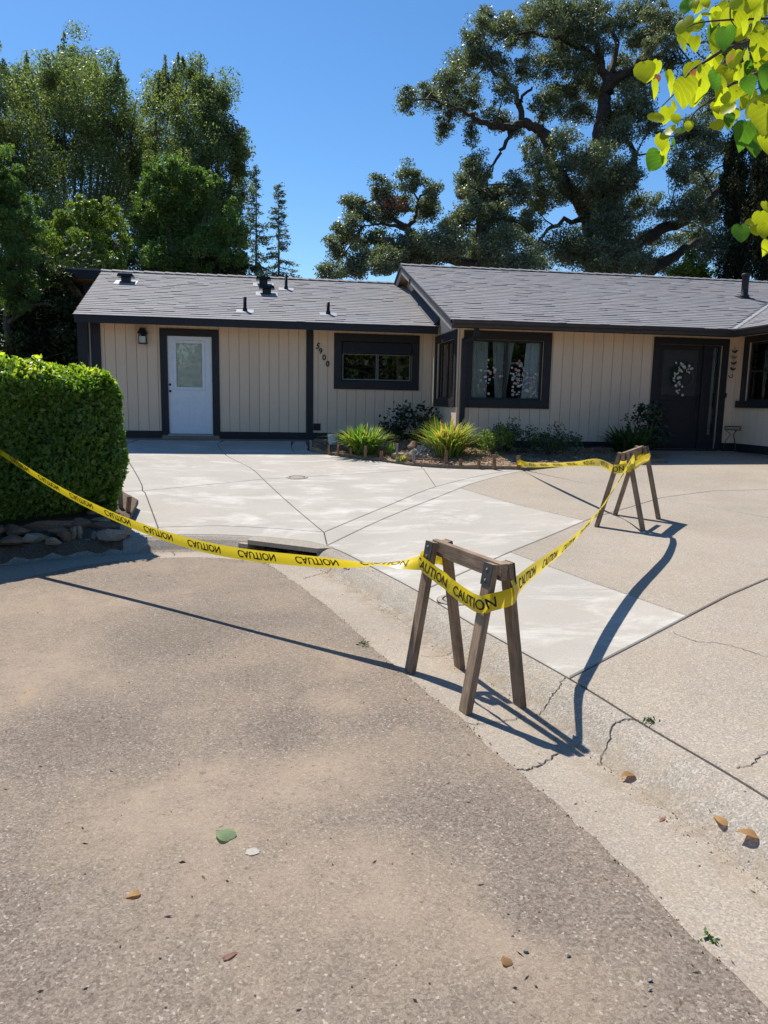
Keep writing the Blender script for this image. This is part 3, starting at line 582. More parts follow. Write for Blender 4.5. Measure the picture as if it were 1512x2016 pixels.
hb('side_light_frame', [(.50, .62, .03, .07, .74, 2.80), (.74, .78, .03, .07, .74, 2.80), (.62, .74, .03, .07, .74, 1.02), (.62, .74, .03, .07, 2.77, 2.80)], 'trim', fd); hb('pane', [(.62, .74, .045, .05, 1.02, 2.77)], 'glass', fd); hb('side_light_curtain', [(.655, .715, .09, .1, 1.02, 2.77)], 'flash', fd); hb('side_light_back', [(.5, .79, .12, .13, .74, 2.80)], 'room', fd)
hb('threshold', [(-.62, .83, -.06, .13, .66, .735)], 'trim', fd)
hb('door_bell', [(.925, .955, -.03, -.0145, 1.78, 1.87)], 'brown', house)
# foundation vent
vt = hb('vent', [(-7.28, -7.13, 2.07, 2.0855, .93, 1.08)], 'trim'); hb('louvre', [(-7.27, -7.14, 2.064, 2.0695, .94 + k * .024, .953 + k * .024) for k in range(6)], 'black', vt)
# numerals
def text_mesh(txt, size, extrude=0, offset=0.0, shear=0):
    cu = bpy.data.curves.new('t', 'FONT'); cu.body = txt; cu.size = size; cu.extrude = extrude; cu.offset = offset; cu.shear = shear; cu.align_x = 'CENTER'; cu.resolution_u = 3
    ob = bpy.data.objects.new('t', cu); COL.objects.link(ob); dg = bpy.context.evaluated_depsgraph_get(); me = bpy.data.meshes.new_from_object(ob.evaluated_get(dg)); bpy.data.objects.remove(ob); return me
for ch, u, z, sh in (('5', -7.205, 2.655, .25), ('9', -7.135, 2.55, .0), ('0', -7.06, 2.42, .0), ('0', -6.985, 2.29, .0)):
    me = text_mesh(ch, .165, .008, .003, sh); me.transform(Matrix.Rotation(math.pi / 2, 4, 'X')); o = link('house_number', me, MAT['black'], house); o.location = (u, 2.076, z)

# ------------------------------------------------------------------ roofs
def shingles(name, P, s_len, ulim, parent, e=.145):
    """P(u,s,n) -> local point; ulim(s) -> (u0,u1)"""
    V = []; rnd = []; k = 0; s = 0
    while s < s_len:
        u0, u1 = ulim(s); u = u0 - random.random() * .3; s1 = min(s + e * 1.35, s_len)
        while u < u1:
            w = random.uniform(.16, .4); a, b = max(u, u0), min(u + w, u1); u += w
            if b - a < .02: continue
            t = random.choice((.012, .013, .0135, .014, .014, .015, .021)); g0 = .0008; r = random.random(); ds = 0
            q0, q1 = max(s + ds, -.02), s1
            p = [P(a + g0, q0, .001), P(b - g0, q0, .001), P(b - g0, q1, .0), P(a + g0, q1, .0), P(a + g0, q0, t), P(b - g0, q0, t), P(b - g0, q1, .003), P(a + g0, q1, .003)]
            for f in ((4, 5, 6, 7), (0, 1, 5, 4), (1, 2, 6, 5), (3, 0, 4, 7)): V += [p[i] for i in f]; rnd.append(r)
        s += e
    o = link(name, fast_mesh(name, np.array(V), 4, rnd), MAT['shingle'], parent); tag(o, kind='stuff'); return o
c_ = 1 / math.sqrt(1 + PT * PT); s_ = PT * c_
def slope(y0, z0, sg=1): return lambda u, s, n: (u, y0 + sg * (s * c_) - sg * n * s_, z0 + s * s_ + n * c_)
URK = -4.95
# main roof
rf = MB(); LM = 5.45 / c_; PM = slope(-.6, 3.06); PMb = slope(10.3, 3.06, -1)
rf.hexa([PM(URK, 0, -.05), PM(9, 0, -.05), PM(9, LM, -.05), PM(URK, LM, -.05), PM(URK, 0, -.002), PM(9, 0, -.002), PM(9, LM, -.002), PM(URK, LM, -.002)])
rf.hexa([PMb(URK, 0, -.05), PMb(9, 0, -.05), PMb(9, LM, -.05), PMb(URK, LM, -.05), PMb(URK, 0, -.002), PMb(9, 0, -.002), PMb(9, LM, -.002), PMb(URK, LM, -.002)])
roof = rf.build('roof', MAT['barge'], house)
shingles('shingles', PM, LM, lambda s: (URK - .02, min(8.9, s * c_ - .6 + 1.21 - .03)), roof, e=.16)
shingles('shingles', PMb, LM, lambda s: (URK - .02, 8.9), roof, e=.3)
# left roof, its rake flaring out towards the ridge
LL = 4.4 / c_; PL = slope(1.5, 3.13); PLb = slope(10.3, 3.13, -1); ul = lambda s: -11.95 - .33 * s / LL
rf = MB(); rf.hexa([PL(ul(0), 0, -.05), PL(CORN - .02, 0, -.05), PL(CORN - .02, LL, -.05), PL(ul(LL), LL, -.05), PL(ul(0), 0, -.002), PL(CORN - .02, 0, -.002), PL(CORN - .02, LL, -.002), PL(ul(LL), LL, -.002)])
rf.hexa([PLb(ul(0), 0, -.05), PLb(CORN - .02, 0, -.05), PLb(CORN - .02, LL, -.05), PLb(ul(LL), LL, -.05), PLb(ul(0), 0, -.002), PLb(CORN - .02, 0, -.002), PLb(CORN - .02, LL, -.002), PLb(ul(LL), LL, -.002)])
roofL = rf.build('roof', MAT['barge'], house)
shingles('shingles', PL, LL, lambda s: (ul(s) - .02, CORN - .03), roofL, e=.165)
# right wing roof running towards the viewer
WRz = 3.06; LW = 4.0 / c_
PW = lambda u, s, n: (.61 + s * c_ - n * s_, -u, WRz + s * s_ + n * c_)
rf = MB(); rf.hexa([PW(.6, 0, -.05), PW(5, 0, -.05), PW(5, LW, -.05), PW(-3.4, LW, -.05), PW(.6, 0, -.002), PW(5, 0, -.002), PW(5, LW, -.002), PW(-3.4, LW, -.002)])
roofW = rf.build('roof', MAT['barge'], house)
shingles('shingles', PW, LW, lambda s: (.6 - s * c_ + .03, 5), roofW, e=.165)
m = MB(); vb = [(.61, -.6, 3.065), (4.2, 2.99, 3.065 + 3.59 * PT)]
m.hexa([(vb[0][0] - .03, vb[0][1] + .03, vb[0][2]), (vb[0][0] + .03, vb[0][1] - .03, vb[0][2]), (vb[1][0] + .03, vb[1][1] - .03, vb[1][2]), (vb[1][0] - .03, vb[1][1] + .03, vb[1][2]), (vb[0][0] - .03, vb[0][1] + .03, vb[0][2] + .016), (vb[0][0] + .03, vb[0][1] - .03, vb[0][2] + .016), (vb[1][0] + .03, vb[1][1] - .03, vb[1][2] + .016), (vb[1][0] - .03, vb[1][1] + .03, vb[1][2] + .016)]); m.build('valley_flashing', MAT['flash'], roofW)
# ridge caps, one piece each
capm = MB(); capm.hexa([(0, -.14, -.045), (.3, -.14, -.05), (.3, 0, -.002), (0, 0, .004), (0, -.14, -.03), (.3, -.14, -.046), (.3, 0, .004), (0, 0, .022)]); capm.hexa([(0, 0, .004), (.3, 0, -.002), (.3, .14, -.05), (0, .14, -.045), (0, 0, .022), (.3, 0, .004), (.3, .14, -.046), (0, .14, -.03)])
capo = capm.build('ridge_cap', MAT['shingle'], roof); a = capo.data.attributes.new('rnd', 'FLOAT', 'FACE'); a.data.foreach_set('value', [.45] * len(capo.data.polygons))
def ridge(u0, u1, v, z, parent):
    u = u0; first = True
    while u < u1:
        o = capo if (parent is roof and first) else capo.copy()
        if o is not capo: COL.objects.link(o)
        o.parent = parent; o.location = (u, v, z + random.uniform(0, .006)); o.rotation_euler = (0, random.uniform(-.01, .01), 0); u += .255; first = False
ridge(URK - .02, 8.8, 4.85, 4.955, roof); ridge(-12.3, URK - .1, 5.9, 4.665, roofL)
# fascias and gutters
hb('fascia', [(ul(0) + .015, CORN - .07, 1.475, 1.505, 2.985, 3.125)], 'trim', house, .004); hb('drip_edge', [(ul(0), CORN - .06, 1.462, 1.50, 3.118, 3.132)], 'black', roofL)
m = MB(); pr = [(0, 2.93), (-.075, 2.93), (-.085, 2.955), (-.085, 2.985), (-.105, 3.0), (-.115, 3.03), (-.115, 3.055), (-.10, 3.055), (-.10, 3.035), (0, 3.035)]
def gutter(path, name='rain_gutter'):
    V = []; F = []; n = len(pr)
    for (x, y, dx, dy) in path:
        for d, z in pr: V.append((x + dx * d, y + dy * d, z))
    for i in range(len(path) - 1):
        for k in range(n): F.append((i * n + k, i * n + (k + 1) % n, (i + 1) * n + (k + 1) % n, (i + 1) * n + k))
    F += [tuple(reversed(range(n))), tuple((len(path) - 1) * n + k for k in range(n))]
    return mk(name, V, F, MAT['brown'], house)
gutter([(URK + .0, -.59, 0, 1), (.605, -.59, 1, 1), (.605, -5, 1, 0)])
hb('fascia', [(URK, .63, -.588, -.565, 2.92, 3.045)], 'trim'); hb('fascia', [(.612, .635, -5, -.6, 2.92, 3.045)], 'trim')
hb('soffit', [(URK + .05, INN + .6, -.563, -.016, 2.985, 3.0)], 'soffit'); hb('soffit', [(.64, INN - .015, -5, -.6, 2.985, 3.0)], 'soffit')
hb('soffit', [(-11.9, CORN - .07, 1.507, 2.084, 3.06, 3.075)], 'soffit')
# barge boards on the left gable of the main roof
for PP, nm in ((PM, 'barge_board'), (PMb, 'barge_board')):
    m = MB(); m.hexa([PP(URK - .0, .02, -.19), PP(URK + .035, .02, -.19), PP(URK + .035, LM - .0, -.19), PP(URK, LM, -.19), PP(URK, .02, -.052), PP(URK + .035, .02, -.052), PP(URK + .035, LM, -.052), PP(URK, LM, -.052)]); m.build(nm, MAT['barge'], roof)
    m = MB(); m.hexa([PP(URK - .035, -.01, -.06), PP(URK - .003, -.01, -.06), PP(URK - .003, LM, -.06), PP(URK - .035, LM, -.06), PP(URK - .035, -.01, .0), PP(URK - .003, -.01, .0), PP(URK - .003, LM, .0), PP(URK - .035, LM, .0)]); m.build('drip_edge', MAT['black'], roof)
    m = MB(); m.hexa([PP(URK + .037, .05, -.075), PP(CORN - .015, .05, -.075), PP(CORN - .015, LM, -.075), PP(URK + .037, LM, -.075), PP(URK + .037, .05, -.053), PP(CORN - .015, .05, -.053), PP(CORN - .015, LM, -.053), PP(URK + .037, LM, -.053)]); m.build('rake_soffit', MAT['siding'], roof)
hb('beam_end', [(URK + .05, CORN - .02, 3.55, 3.72, 4.20, 4.42)], 'barge', roof); hb('flood_light', [(URK - .02, URK + .045, 3.58, 3.68, 4.30, 4.41)], 'black', roof)
m = MB(); m.hexa([PL(CORN - .16, .1, .008), PL(CORN - .03, .1, .008), PL(CORN - .03, 3.2, .008), PL(CORN - .16, 3.2, .008), PL(CORN - .16, .1, .012), PL(CORN - .03, .1, .15), PL(CORN - .03, 3.2, .15), PL(CORN - .16, 3.2, .012)]); m.build('step_flashing', MAT['trim'], roofL)
# left rake trim
m = MB(); m.hexa([PL(ul(0) - .005, 0, -.16), PL(ul(0) + .03, 0, -.16), PL(ul(LL) + .03, LL, -.16), PL(ul(LL) - .005, LL, -.16), PL(ul(0) - .005, 0, -.003), PL(ul(0) + .03, 0, -.003), PL(ul(LL) + .03, LL, -.003), PL(ul(LL) - .005, LL, -.003)]); m.build('barge_board', MAT['trim'], roofL)
# rear shed roof end showing left of the ridge
hb('rear_fascia', [(-13.35, -12.0, 6.0, 6.05, 4.46, 4.66)], 'trim'); hb('rear_post', [(-12.85, -12.62, 6.3, 6.5, .5, 4.46)], 'trim'); hb('rear_wall', [(-12.62, -11.9, 6.35, 6.45, .5, 4.46)], 'siding')
m = MB(); m.hexa([(-13.3, 6.06, 4.44), (-12.0, 6.06, 4.44), (-12.0, 8.5, 3.75), (-13.3, 8.5, 3.75), (-13.3, 6.06, 4.47), (-12.0, 6.06, 4.47), (-12.0, 8.5, 3.78), (-13.3, 8.5, 3.78)]); m.build('rear_soffit', MAT['rawwood'], house)
m = MB(); m.hexa([(-13.2, 6.1, 4.30), (-13.1, 6.1, 4.30), (-12.8, 6.3, 3.8), (-12.9, 6.3, 3.8), (-13.2, 6.1, 4.44), (-13.1, 6.1, 4.44), (-12.72, 6.3, 3.9), (-12.8, 6.3, 3.9)]); m.build('brace', MAT['rawwood'], house)
m = MB(); m.hexa([(-13.35, 6.0, 4.665), (-12.2, 6.0, 4.665), (-12.2, 8.6, 3.95), (-13.35, 8.6, 3.95), (-13.35, 6.0, 4.70), (-12.2, 6.0, 4.70), (-12.2, 8.6, 3.99), (-13.35, 8.6, 3.99)]); m.build('rear_roof', MAT['shingle'], house)
# roof vents and pipes (positions up the slope in metres)
def pipe(P, u, s, h, r, par, mat='black', fl='flash', cap=False):
    b = P(u, s, .0); e = empty('vent_pipe'); e.parent = par; e.location = b
    prof = [(r * 1.5, -.02), (r * 1.4, .05), (r, .09), (r, h)] + ([(r * 1.25, h), (r * 1.25, h + .05), (r * .9, h + .06)] if cap else [])
    MB().lathe(prof, n=16).build('pipe', MAT[mat], e, True)
    f = MB(); f.hexa([tuple(np.array(P(u + a, s + q, nn)) - np.array(b)) for nn in (.012, .02) for a, q in ((-.18, -.16), (.18, -.16), (.18, .16), (-.18, .16))]); f.build('flashing', MAT[fl], e)
def hoodvent(u, s, par):
    b = PL(u, s, 0); e = empty('roof_vent'); e.parent = par; e.location = b
    MB().box(-.1, .1, -.09, .09, 0, .14).build('neck', MAT['black'], e); m = MB(); m.hexa([(-.18, -.16, .12), (.18, -.16, .12), (.18, .13, .12), (-.18, .13, .12), (-.16, -.14, .19), (.16, -.14, .19), (.16, .11, .18), (-.16, .11, .18)]); m.build('hood', MAT['black'], e)
    f = MB(); f.hexa([tuple(np.array(PL(u + a, s + q, nn)) - np.array(b)) for nn in (.012, .02) for a, q in ((-.25, -.25), (.25, -.25), (.25, .2), (-.25, .2))]); f.build('flashing', MAT['flash'], e)
hoodvent(-11.5, 3.3, roofL); hoodvent(-8.34, 3.7, roofL); hoodvent(-8.26, 2.6, roofL)
pipe(PL, -8.71, .75, .3, .035, roofL); pipe(PL, -7.8, 3.25, .32, .035, roofL); pipe(PL, -6.97, .75, .26, .035, roofL)
pipe(PM, 2.9, 3.35, .5, .08, roof, 'trim', 'trim', True)
# downspout at the corner
hb('downspout', [(-4.50, -4.42, -.53, -.45, 2.80, 2.95)], 'trim'); m = MB(); m.hexa([(-4.50, -.53, 2.72), (-4.42, -.53, 2.72), (-4.42, -.45, 2.80), (-4.50, -.45, 2.80), (-4.50, -.53, 2.80), (-4.42, -.53, 2.80), (-4.42, -.45, 2.805), (-4.50, -.45, 2.805)])
hb('downspout', [(-4.62, -4.53, -.12, -.045, .72, 2.78)], 'trim')
m = MB(); m.tube([(-4.46, -.49, 2.82), (-4.5, -.35, 2.74), (-4.575, -.09, 2.72)], .035, 8); m.build('downspout_elbow', MAT['trim'], house)

# ------------------------------------------------------------------ small things on the house
wlan = empty('wall_lantern', (*hw(-10.75, 2.08), 2.64), YAW); tag(wlan, 'black wall lantern with frosted glass left of the white door', 'lantern')
MB().box(-.045, .045, -.03, -.0, .02, .26).build('back_plate', MAT['black'], wlan)
m = MB(); [m.box(x, x + .012, y, y + .012, .02, .21) for x in (-.075, .063) for y in (-.17, -.042)]; m.box(-.08, .08, -.175, -.025, .0, .02); m.build('cage', MAT['black'], wlan)
m = MB(); m.hexa([(-.1, -.195, .21), (.1, -.195, .21), (.1, -.01, .21), (-.1, -.01, .21), (-.055, -.15, .29), (.055, -.15, .29), (.055, -.05, .29), (-.055, -.05, .29)]); m.box(-.055, .055, -.15, -.05, .291, .32); m.build('cap', MAT['black'], wlan)
MB().box(-.062, .062, -.158, -.042, .021, .15).build('glass', MAT['lamp_glass'], wlan)

def leaves(name, pos, size, mat, parent=None, asp=.5, nrm=None, up=0.0, flat=0.0, rnd=None, longdir=None, ldw=0.0):
    """a cloud of leaf-shaped faces; asp = width to length"""
    n = len(pos); d = RNG.normal(size=(n, 3))
    if longdir is not None: d = d * (1 - ldw) + longdir * ldw * 2
    d[:, 2] += up; d /= np.linalg.norm(d, axis=1)[:, None] + 1e-9
    r = RNG.normal(size=(n, 3))
    if nrm is not None: r = r * .8 + nrm * 1.2
    if flat: r[:, 2] += flat
    w = np.cross(r, d); w /= np.linalg.norm(w, axis=1)[:, None] + 1e-9
    s = (size * (.6 + .8 * RNG.random(n)))[:, None] if np.isscalar(size) else size[:, None]
    V = np.stack([pos - d * s * .5, pos + w * s * asp * .5 + d * s * .05, pos + d * s * .5, pos - w * s * asp * .5 + d * s * .05], 1).reshape(-1, 3)
    return link(name, fast_mesh(name, V, 4, RNG.random(n) if rnd is None else rnd), mat, parent)
def ell_points(c, r, n, sub=18, tight=.3, asp=(1, 1, .8)):
    """leaf positions gathered in sub-clumps inside an ellipsoid"""
    k = max(3, sub); q = RNG.normal(size=(k, 3)); q /= np.linalg.norm(q, axis=1)[:, None]; q *= (RNG.random(k) ** .42 * 1.12)[:, None]
    cc = np.asarray(c) + q * np.asarray(r); i = RNG.integers(0, k, n); sz = (.55 + .9 * RNG.random(k))[i]
    g3 = RNG.normal(size=(n, 3)); L3 = np.linalg.norm(g3, axis=1)[:, None]; g3 *= np.minimum(1, 2.0 / L3)
    return cc[i] + g3 * (np.mean(r) * tight * sz)[:, None] * np.asarray(asp) * .62
def px_tree(name, label, cat, dep, ells, limbs, leafmat_, n_total, lsize, bark='bark', asp=.5, up=0, base=None, group=None, dj=1.2, sub=12, tight=.34, casp=(1, 1, .8), plumes=(), flat=0, ground=.6, limb_r=1.0, twigs=7):
    """ells: (px,py,rx,ry[,w]) traced leaf masses; limbs: ([(px,py,ddepth)],r0,r1)"""
    b = at(base[0], base[1], dep); root = empty(name, (b[0], b[1], ground)); tag(root, label, cat, group); off = np.array([b[0], b[1], ground])
    tr = MB()
    for pts, r0, r1 in limbs:
        P = spline([at(p[0], p[1], dep + (p[2] if len(p) > 2 else 0)) for p in pts], 5) - off; n = len(P)
        P[1:-1] += RNG.normal(size=(n - 2, 3)) * .04 * limb_r
        tr.tube(P, [r0 + (r1 - r0) * (k / (n - 1)) ** .8 for k in range(n)], 7)
    area = [e[2] * e[3] * (e[4] if len(e) > 4 else 1) for e in ells]; tot = sum(area); pos = []
    sc = dep / FPX
    for e, a in zip(ells, area):
        c = at(e[0], e[1], dep + (RNG.random() - .5) * 2 * dj); ry = (e[2] + e[3]) / 2 * sc
        pos.append(ell_points(c, (e[2] * sc, max(ry, .4), e[3] * sc), max(60, int(n_total * a / tot)), sub, tight, casp))
    if limbs:
        LP = np.concatenate([spline([at(p[0], p[1], dep + (p[2] if len(p) > 2 else 0)) for p in pts], 4) for pts, r0, r1 in limbs])
        for q in pos:
            cc = q.mean(0); j = np.argmin(np.linalg.norm(LP - cc, axis=1)); a0 = LP[j] - off; tgt = q[RNG.integers(0, len(q), twigs)] - off; c1 = cc - off; mid = (a0 + c1) / 2 + RNG.normal(size=3) * .12
            tr.tube([a0, mid, c1], [.035 * limb_r, .025 * limb_r, .014 * limb_r], 5, False)
            for w_ in tgt: m2 = (c1 + w_) / 2 + RNG.normal(size=3) * .1; b_ = mid if RNG.random() < .4 else c1; tr.tube([b_, (b_ + w_) / 2 + RNG.normal(size=3) * .08, w_], [.016 * limb_r, .011 * limb_r, .004], 4, False)
    if tr.v: tr.build('trunk', MAT[bark], root, True)
    for (x, y, w, h) in plumes:
        n = int(160 + h * 4); t = RNG.random(n) ** .8; dd = dep + (RNG.random() - .5) * dj * 2; c = np.array([at(x, y + h * k, dd) for k in (0, 1)]); q = c[0] + (c[1] - c[0]) * t[:, None]
        rr = (w * sc * (.1 + t))[:, None]; g3 = RNG.normal(size=(n, 3)); g3 *= np.minimum(1, 1.7 / np.linalg.norm(g3, axis=1)[:, None]); pos.append(q + g3 * rr * .7)
    pos = np.concatenate(pos) - off
    leaves('crown', pos, lsize, MAT[leafmat_], root, asp=asp, up=up, flat=flat)
    return root
z3 = lambda x, y, rx, ry, w=1: (620 + x / 2.3625, y / 2.3625, rx / 2.3625, ry / 2.3625, w)
z4 = lambda x, y, rx, ry, w=1: (1100 + x / 3.6, y / 3.6, rx / 3.6, ry / 3.6, w)
p3 = lambda *P: [(620 + x / 2.3625, y / 2.3625) + tuple(r) for x, y, *r in P]; p4 = lambda *P: [(1100 + x / 3.6, y / 3.6) + tuple(r) for x, y, *r in P]
oakE = [z3(*e) for e in [(435, 475, 45, 65), (540, 440, 70, 60), (620, 400, 60, 70), (640, 510, 80, 50), (595, 600, 40, 60), (720, 440, 60, 80), (730, 610, 28, 70), (680, 300, 60, 60), (750, 190, 55, 90), (800, 100, 45, 60), (760, 260, 70, 50), (850, 300, 55, 50), (880, 130, 60, 50), (960, 110, 80, 60), (1000, 180, 50, 40), (920, 190, 40, 40), (880, 420, 50, 50), (990, 320, 60, 50), (850, 550, 90, 40), (940, 610, 30, 30), (1060, 60, 90, 70), (1180, 60, 120, 80), (1150, 180, 90, 60), (1280, 120, 80, 90), (1330, 40, 50, 50), (1110, 300, 110, 60), (1250, 270, 110, 70), (1150, 420, 100, 70), (1080, 500, 80, 60), (1280, 400, 80, 80), (1230, 520, 70, 70), (1400, 130, 40, 50), (1430, 330, 70, 60), (1470, 80, 60, 60), (1480, 200, 50, 50), (1450, 480, 60, 70), (1400, 560, 60, 60), (1020, 680, 55, 45), (1150, 660, 60, 55), (1060, 780, 80, 55), (1190, 770, 60, 70), (1290, 760, 100, 80), (1100, 900, 110, 60), (1010, 960, 60, 45), (1330, 880, 120, 90), (1430, 800, 70, 80), (1250, 1150, 170, 80), (1100, 1190, 130, 60), (1400, 1050, 110, 90), (1400, 1200, 120, 80)]]
oakE += [z4(*e) for e in [(600, 60, 90, 60), (700, 130, 100, 70), (620, 250, 110, 90), (800, 200, 80, 100), (700, 330, 100, 60), (780, 430, 110, 60), (560, 600, 120, 90), (600, 750, 100, 90), (640, 900, 80, 70), (450, 950, 110, 90), (400, 800, 100, 80), (900, 980, 120, 90), (1000, 900, 110, 80), (1100, 1050, 100, 90), (950, 1120, 120, 80), (830, 1250, 90, 70), (1000, 1300, 120, 110), (600, 1450, 140, 90), (500, 1300, 90, 80), (900, 1480, 150, 110), (1050, 1500, 120, 120), (300, 1400, 150, 120), (350, 1600, 160, 110), (650, 1700, 140, 80), (950, 1700, 150, 100), (1100, 1750, 100, 120), (450, 1850, 200, 80), (200, 1750, 180, 120), (700, 1880, 150, 60), (1100, 700, 120, 120), (1250, 500, 150, 150), (1300, 200, 200, 200), (950, 550, 120, 80)]]
oakL = [(p3((1305, 1500), (1290, 1080), (1240, 950), (1150, 840), (1095, 740), (1075, 640), (1030, 590), (970, 572), (900, 590), (840, 590), (740, 550), (690, 520), (600, 480), (520, 460)), .36, .03), (p3((970, 572), (950, 490), (930, 440), (870, 370), (800, 300), (750, 220), (780, 120)), .13, .03), (p3((955, 490), (970, 450), (1010, 405)), .08, .04), (p3((920, 585), (880, 680), (830, 760), (800, 810)), .11, .02),
        (p3((1320, 1500), (1310, 900), (1325, 720), (1340, 560), (1360, 430), (1390, 365), (1480, 320), (1580, 200), (1640, 60)), .42, .1), (p3((1360, 430), (1330, 300), (1250, 230), (1150, 180), (1000, 150), (940, 160)), .2, .03), (p3((1330, 300), (1300, 180), (1190, 70), (1120, -40)), .15, .04), (p3((1310, 1000, 0), (1440, 830, .5), (1490, 740, .8), (1470, 680, 1), (1400, 560, 1)), .22, .06), (p3((1285, 1080), (1240, 1020), (1110, 1050), (1040, 1110)), .16, .04), (p4((300, 1800), (550, 1720), (750, 1610), (900, 1560), (1150, 1330), (1250, 1100)), .32, .08), (p4((650, 1900), (800, 1830), (1000, 1700)), .3, .1), (p4((340, 560), (560, 480), (820, 300), (860, 100)), .16, .05), (p3((1360, 430), (1400, 200), (1330, 40)), .15, .05)]
px_tree('oak_tree', 'huge spreading live oak with crooked dark limbs behind the right roof', 'tree', 27, oakE, oakL, 'oak', 330000, .078, base=(1180, 600), dj=2.2, sub=26, tight=.4, casp=(1.1, 1.1, .75))
oak2 = [z3(*e) for e in [(300, 880, 55, 55), (450, 830, 55, 60), (540, 890, 45, 45), (370, 940, 70, 45), (180, 960, 55, 45), (280, 1000, 90, 45), (520, 980, 70, 55), (150, 1060, 60, 55), (250, 1120, 90, 55), (100, 1150, 50, 60), (330, 1220, 90, 55), (200, 1230, 80, 60), (80, 1260, 60, 40), (450, 1120, 110, 55), (600, 1130, 110, 60), (480, 1210, 120, 50), (640, 1050, 60, 55), (720, 960, 70, 70), (750, 800, 50, 75), (700, 860, 50, 60), (780, 880, 60, 70), (850, 920, 70, 70), (860, 1010, 90, 60), (780, 1110, 90, 70), (900, 1140, 110, 70), (760, 1200, 110, 50), (960, 1050, 80, 50), (940, 880, 60, 60), (900, 1230, 160, 50)]]
oak2L = [(p3((1000, 1500), (900, 1290), (720, 1225), (500, 1190), (370, 1140), (280, 1080)), .3, .05), (p3((560, 1200), (430, 1060), (330, 1000), (290, 920)), .14, .03), (p3((430, 1060), (330, 1045), (230, 1050)), .08, .02), (p3((420, 1050), (470, 1000), (480, 930), (560, 880)), .1, .02), (p3((800, 1250), (780, 1100), (760, 950), (740, 800)), .2, .04)]
px_tree('oak_tree', 'lower rounded oak in the middle, behind the gable peak', 'tree', 25, oak2, oak2L, 'oak', 140000, .075, base=(960, 600), dj=1.6, sub=24, tight=.4, casp=(1.1, 1.1, .75))
o = bpy.data.objects.get('oak_tree.001')
c = at(770, 402, 24.2) - np.array(o.location); leaves('dead_leaves', c + RNG.normal(size=(160, 3)) * np.array([.28, .2, .14]), .1, MAT['red'], o)

# tall upright trees at the left
t1 = [(60, 225, 70, 80), (130, 195, 60, 80), (190, 215, 55, 70), (245, 260, 45, 70), (20, 280, 60, 80), (100, 300, 70, 80), (170, 290, 60, 80), (230, 330, 50, 70, .7), (270, 290, 30, 90, .8), (40, 380, 70, 80), (120, 400, 70, 70, .8), (190, 400, 50, 60, .6), (250, 430, 40, 60, .5), (60, 480, 80, 70), (150, 500, 70, 60, .8), (230, 510, 60, 60, .8), (-30, 220, 60, 120), (-40, 400, 60, 120), (100, 580, 120, 60), (0, 580, 90, 80), (285, 330, 28, 80, .8), (275, 400, 40, 60, .7), (300, 260, 18, 50, .5), (215, 170, 30, 50, .8), (100, 150, 40, 50), (155, 120, 26, 50), (25, 170, 35, 50), (200, 340, 60, 60, .7)]
t1L = [([(140 + (x - 140) * .25, 900), (140 + (x - 140) * .45, 560), (x * .85 + 20, 340), (x, y)], .16, .02) for x, y in ((10, 140), (50, 110), (90, 130), (125, 90), (165, 110), (190, 115), (220, 150), (245, 170), (270, 190), (150, 130), (205, 180), (260, 240), (235, 220))]
px_tree('tall_evergreen', 'tallest leafy evergreen with spiky top at the far left', 'tree', 33, t1, t1L, 'tall', 200000, .12, 'bark2', base=(150, 700), dj=2.2, sub=16, tight=.36, asp=.42, up=.1, casp=(1, 1, 1.05), plumes=[(x + random.uniform(-5, 5), y + random.uniform(-8, 30), random.uniform(9, 19), random.uniform(60, 150)) for x, y in ((10, 105), (52, 92), (125, 58), (110, 85), (140, 80), (187, 98), (230, 112), (246, 148))])
t2 = [(335, 185, 38, 65), (388, 205, 42, 65), (420, 230, 40, 70), (330, 260, 40, 70, .7), (395, 270, 55, 60), (440, 310, 45, 60), (350, 340, 50, 60, .7), (420, 370, 55, 60), (465, 290, 22, 30), (470, 340, 22, 50), (300, 300, 25, 70, .6), (455, 420, 30, 60), (380, 430, 80, 60), (440, 480, 50, 60), (330, 450, 60, 60), (400, 520, 90, 50), (310, 530, 60, 50)]
t2L = [([(385 + (x - 385) * .25, 900), (385 + (x - 385) * .45, 540), (385 + (x - 385) * .9, 330), (x, y)], .15, .02) for x, y in ((325, 110), (345, 120), (365, 140), (395, 120), (415, 170), (440, 240), (305, 200), (380, 150), (470, 300))]
px_tree('tall_evergreen', 'slimmer tall evergreen, right of the tallest one at the left', 'tree', 31, t2, t2L, 'tall', 130000, .115, 'bark2', base=(390, 700), dj=1.8, sub=15, tight=.36, asp=.42, up=.1, casp=(1, 1, 1), plumes=[(x + random.uniform(-4, 4), y + random.uniform(-6, 25), random.uniform(9, 18), random.uniform(60, 130)) for x, y in ((325, 82), (340, 100), (347, 92), (362, 115), (396, 98), (380, 125), (415, 140), (310, 150))])
o = bpy.data.objects['tall_evergreen.001']; c = at(465, 255, 30) - np.array(o.location); leaves('dead_leaves', c + RNG.normal(size=(60, 3)) * .16, .12, MAT['red'], o)
t3 = [(100, 470, 35, 45), (140, 440, 45, 40), (165, 420, 40, 30), (200, 460, 45, 45), (235, 475, 25, 30), (90, 520, 40, 40), (150, 500, 60, 40), (210, 515, 45, 35), (120, 560, 60, 40), (180, 560, 60, 40), (220, 410, 15, 20)]
px_tree('broadleaf_tree', 'rounded bright yellow-green tree rising behind the left roof end', 'tree', 24, t3, [([(160, 900), (150, 600), (120, 520), (90, 500)], .14, .03), ([(150, 600), (165, 500), (170, 430)], .1, .03), ([(150, 600), (200, 530), (225, 480)], .1, .03)], 'bright', 42000, .085, 'bark2', base=(155, 700), dj=.9, sub=22, tight=.24)
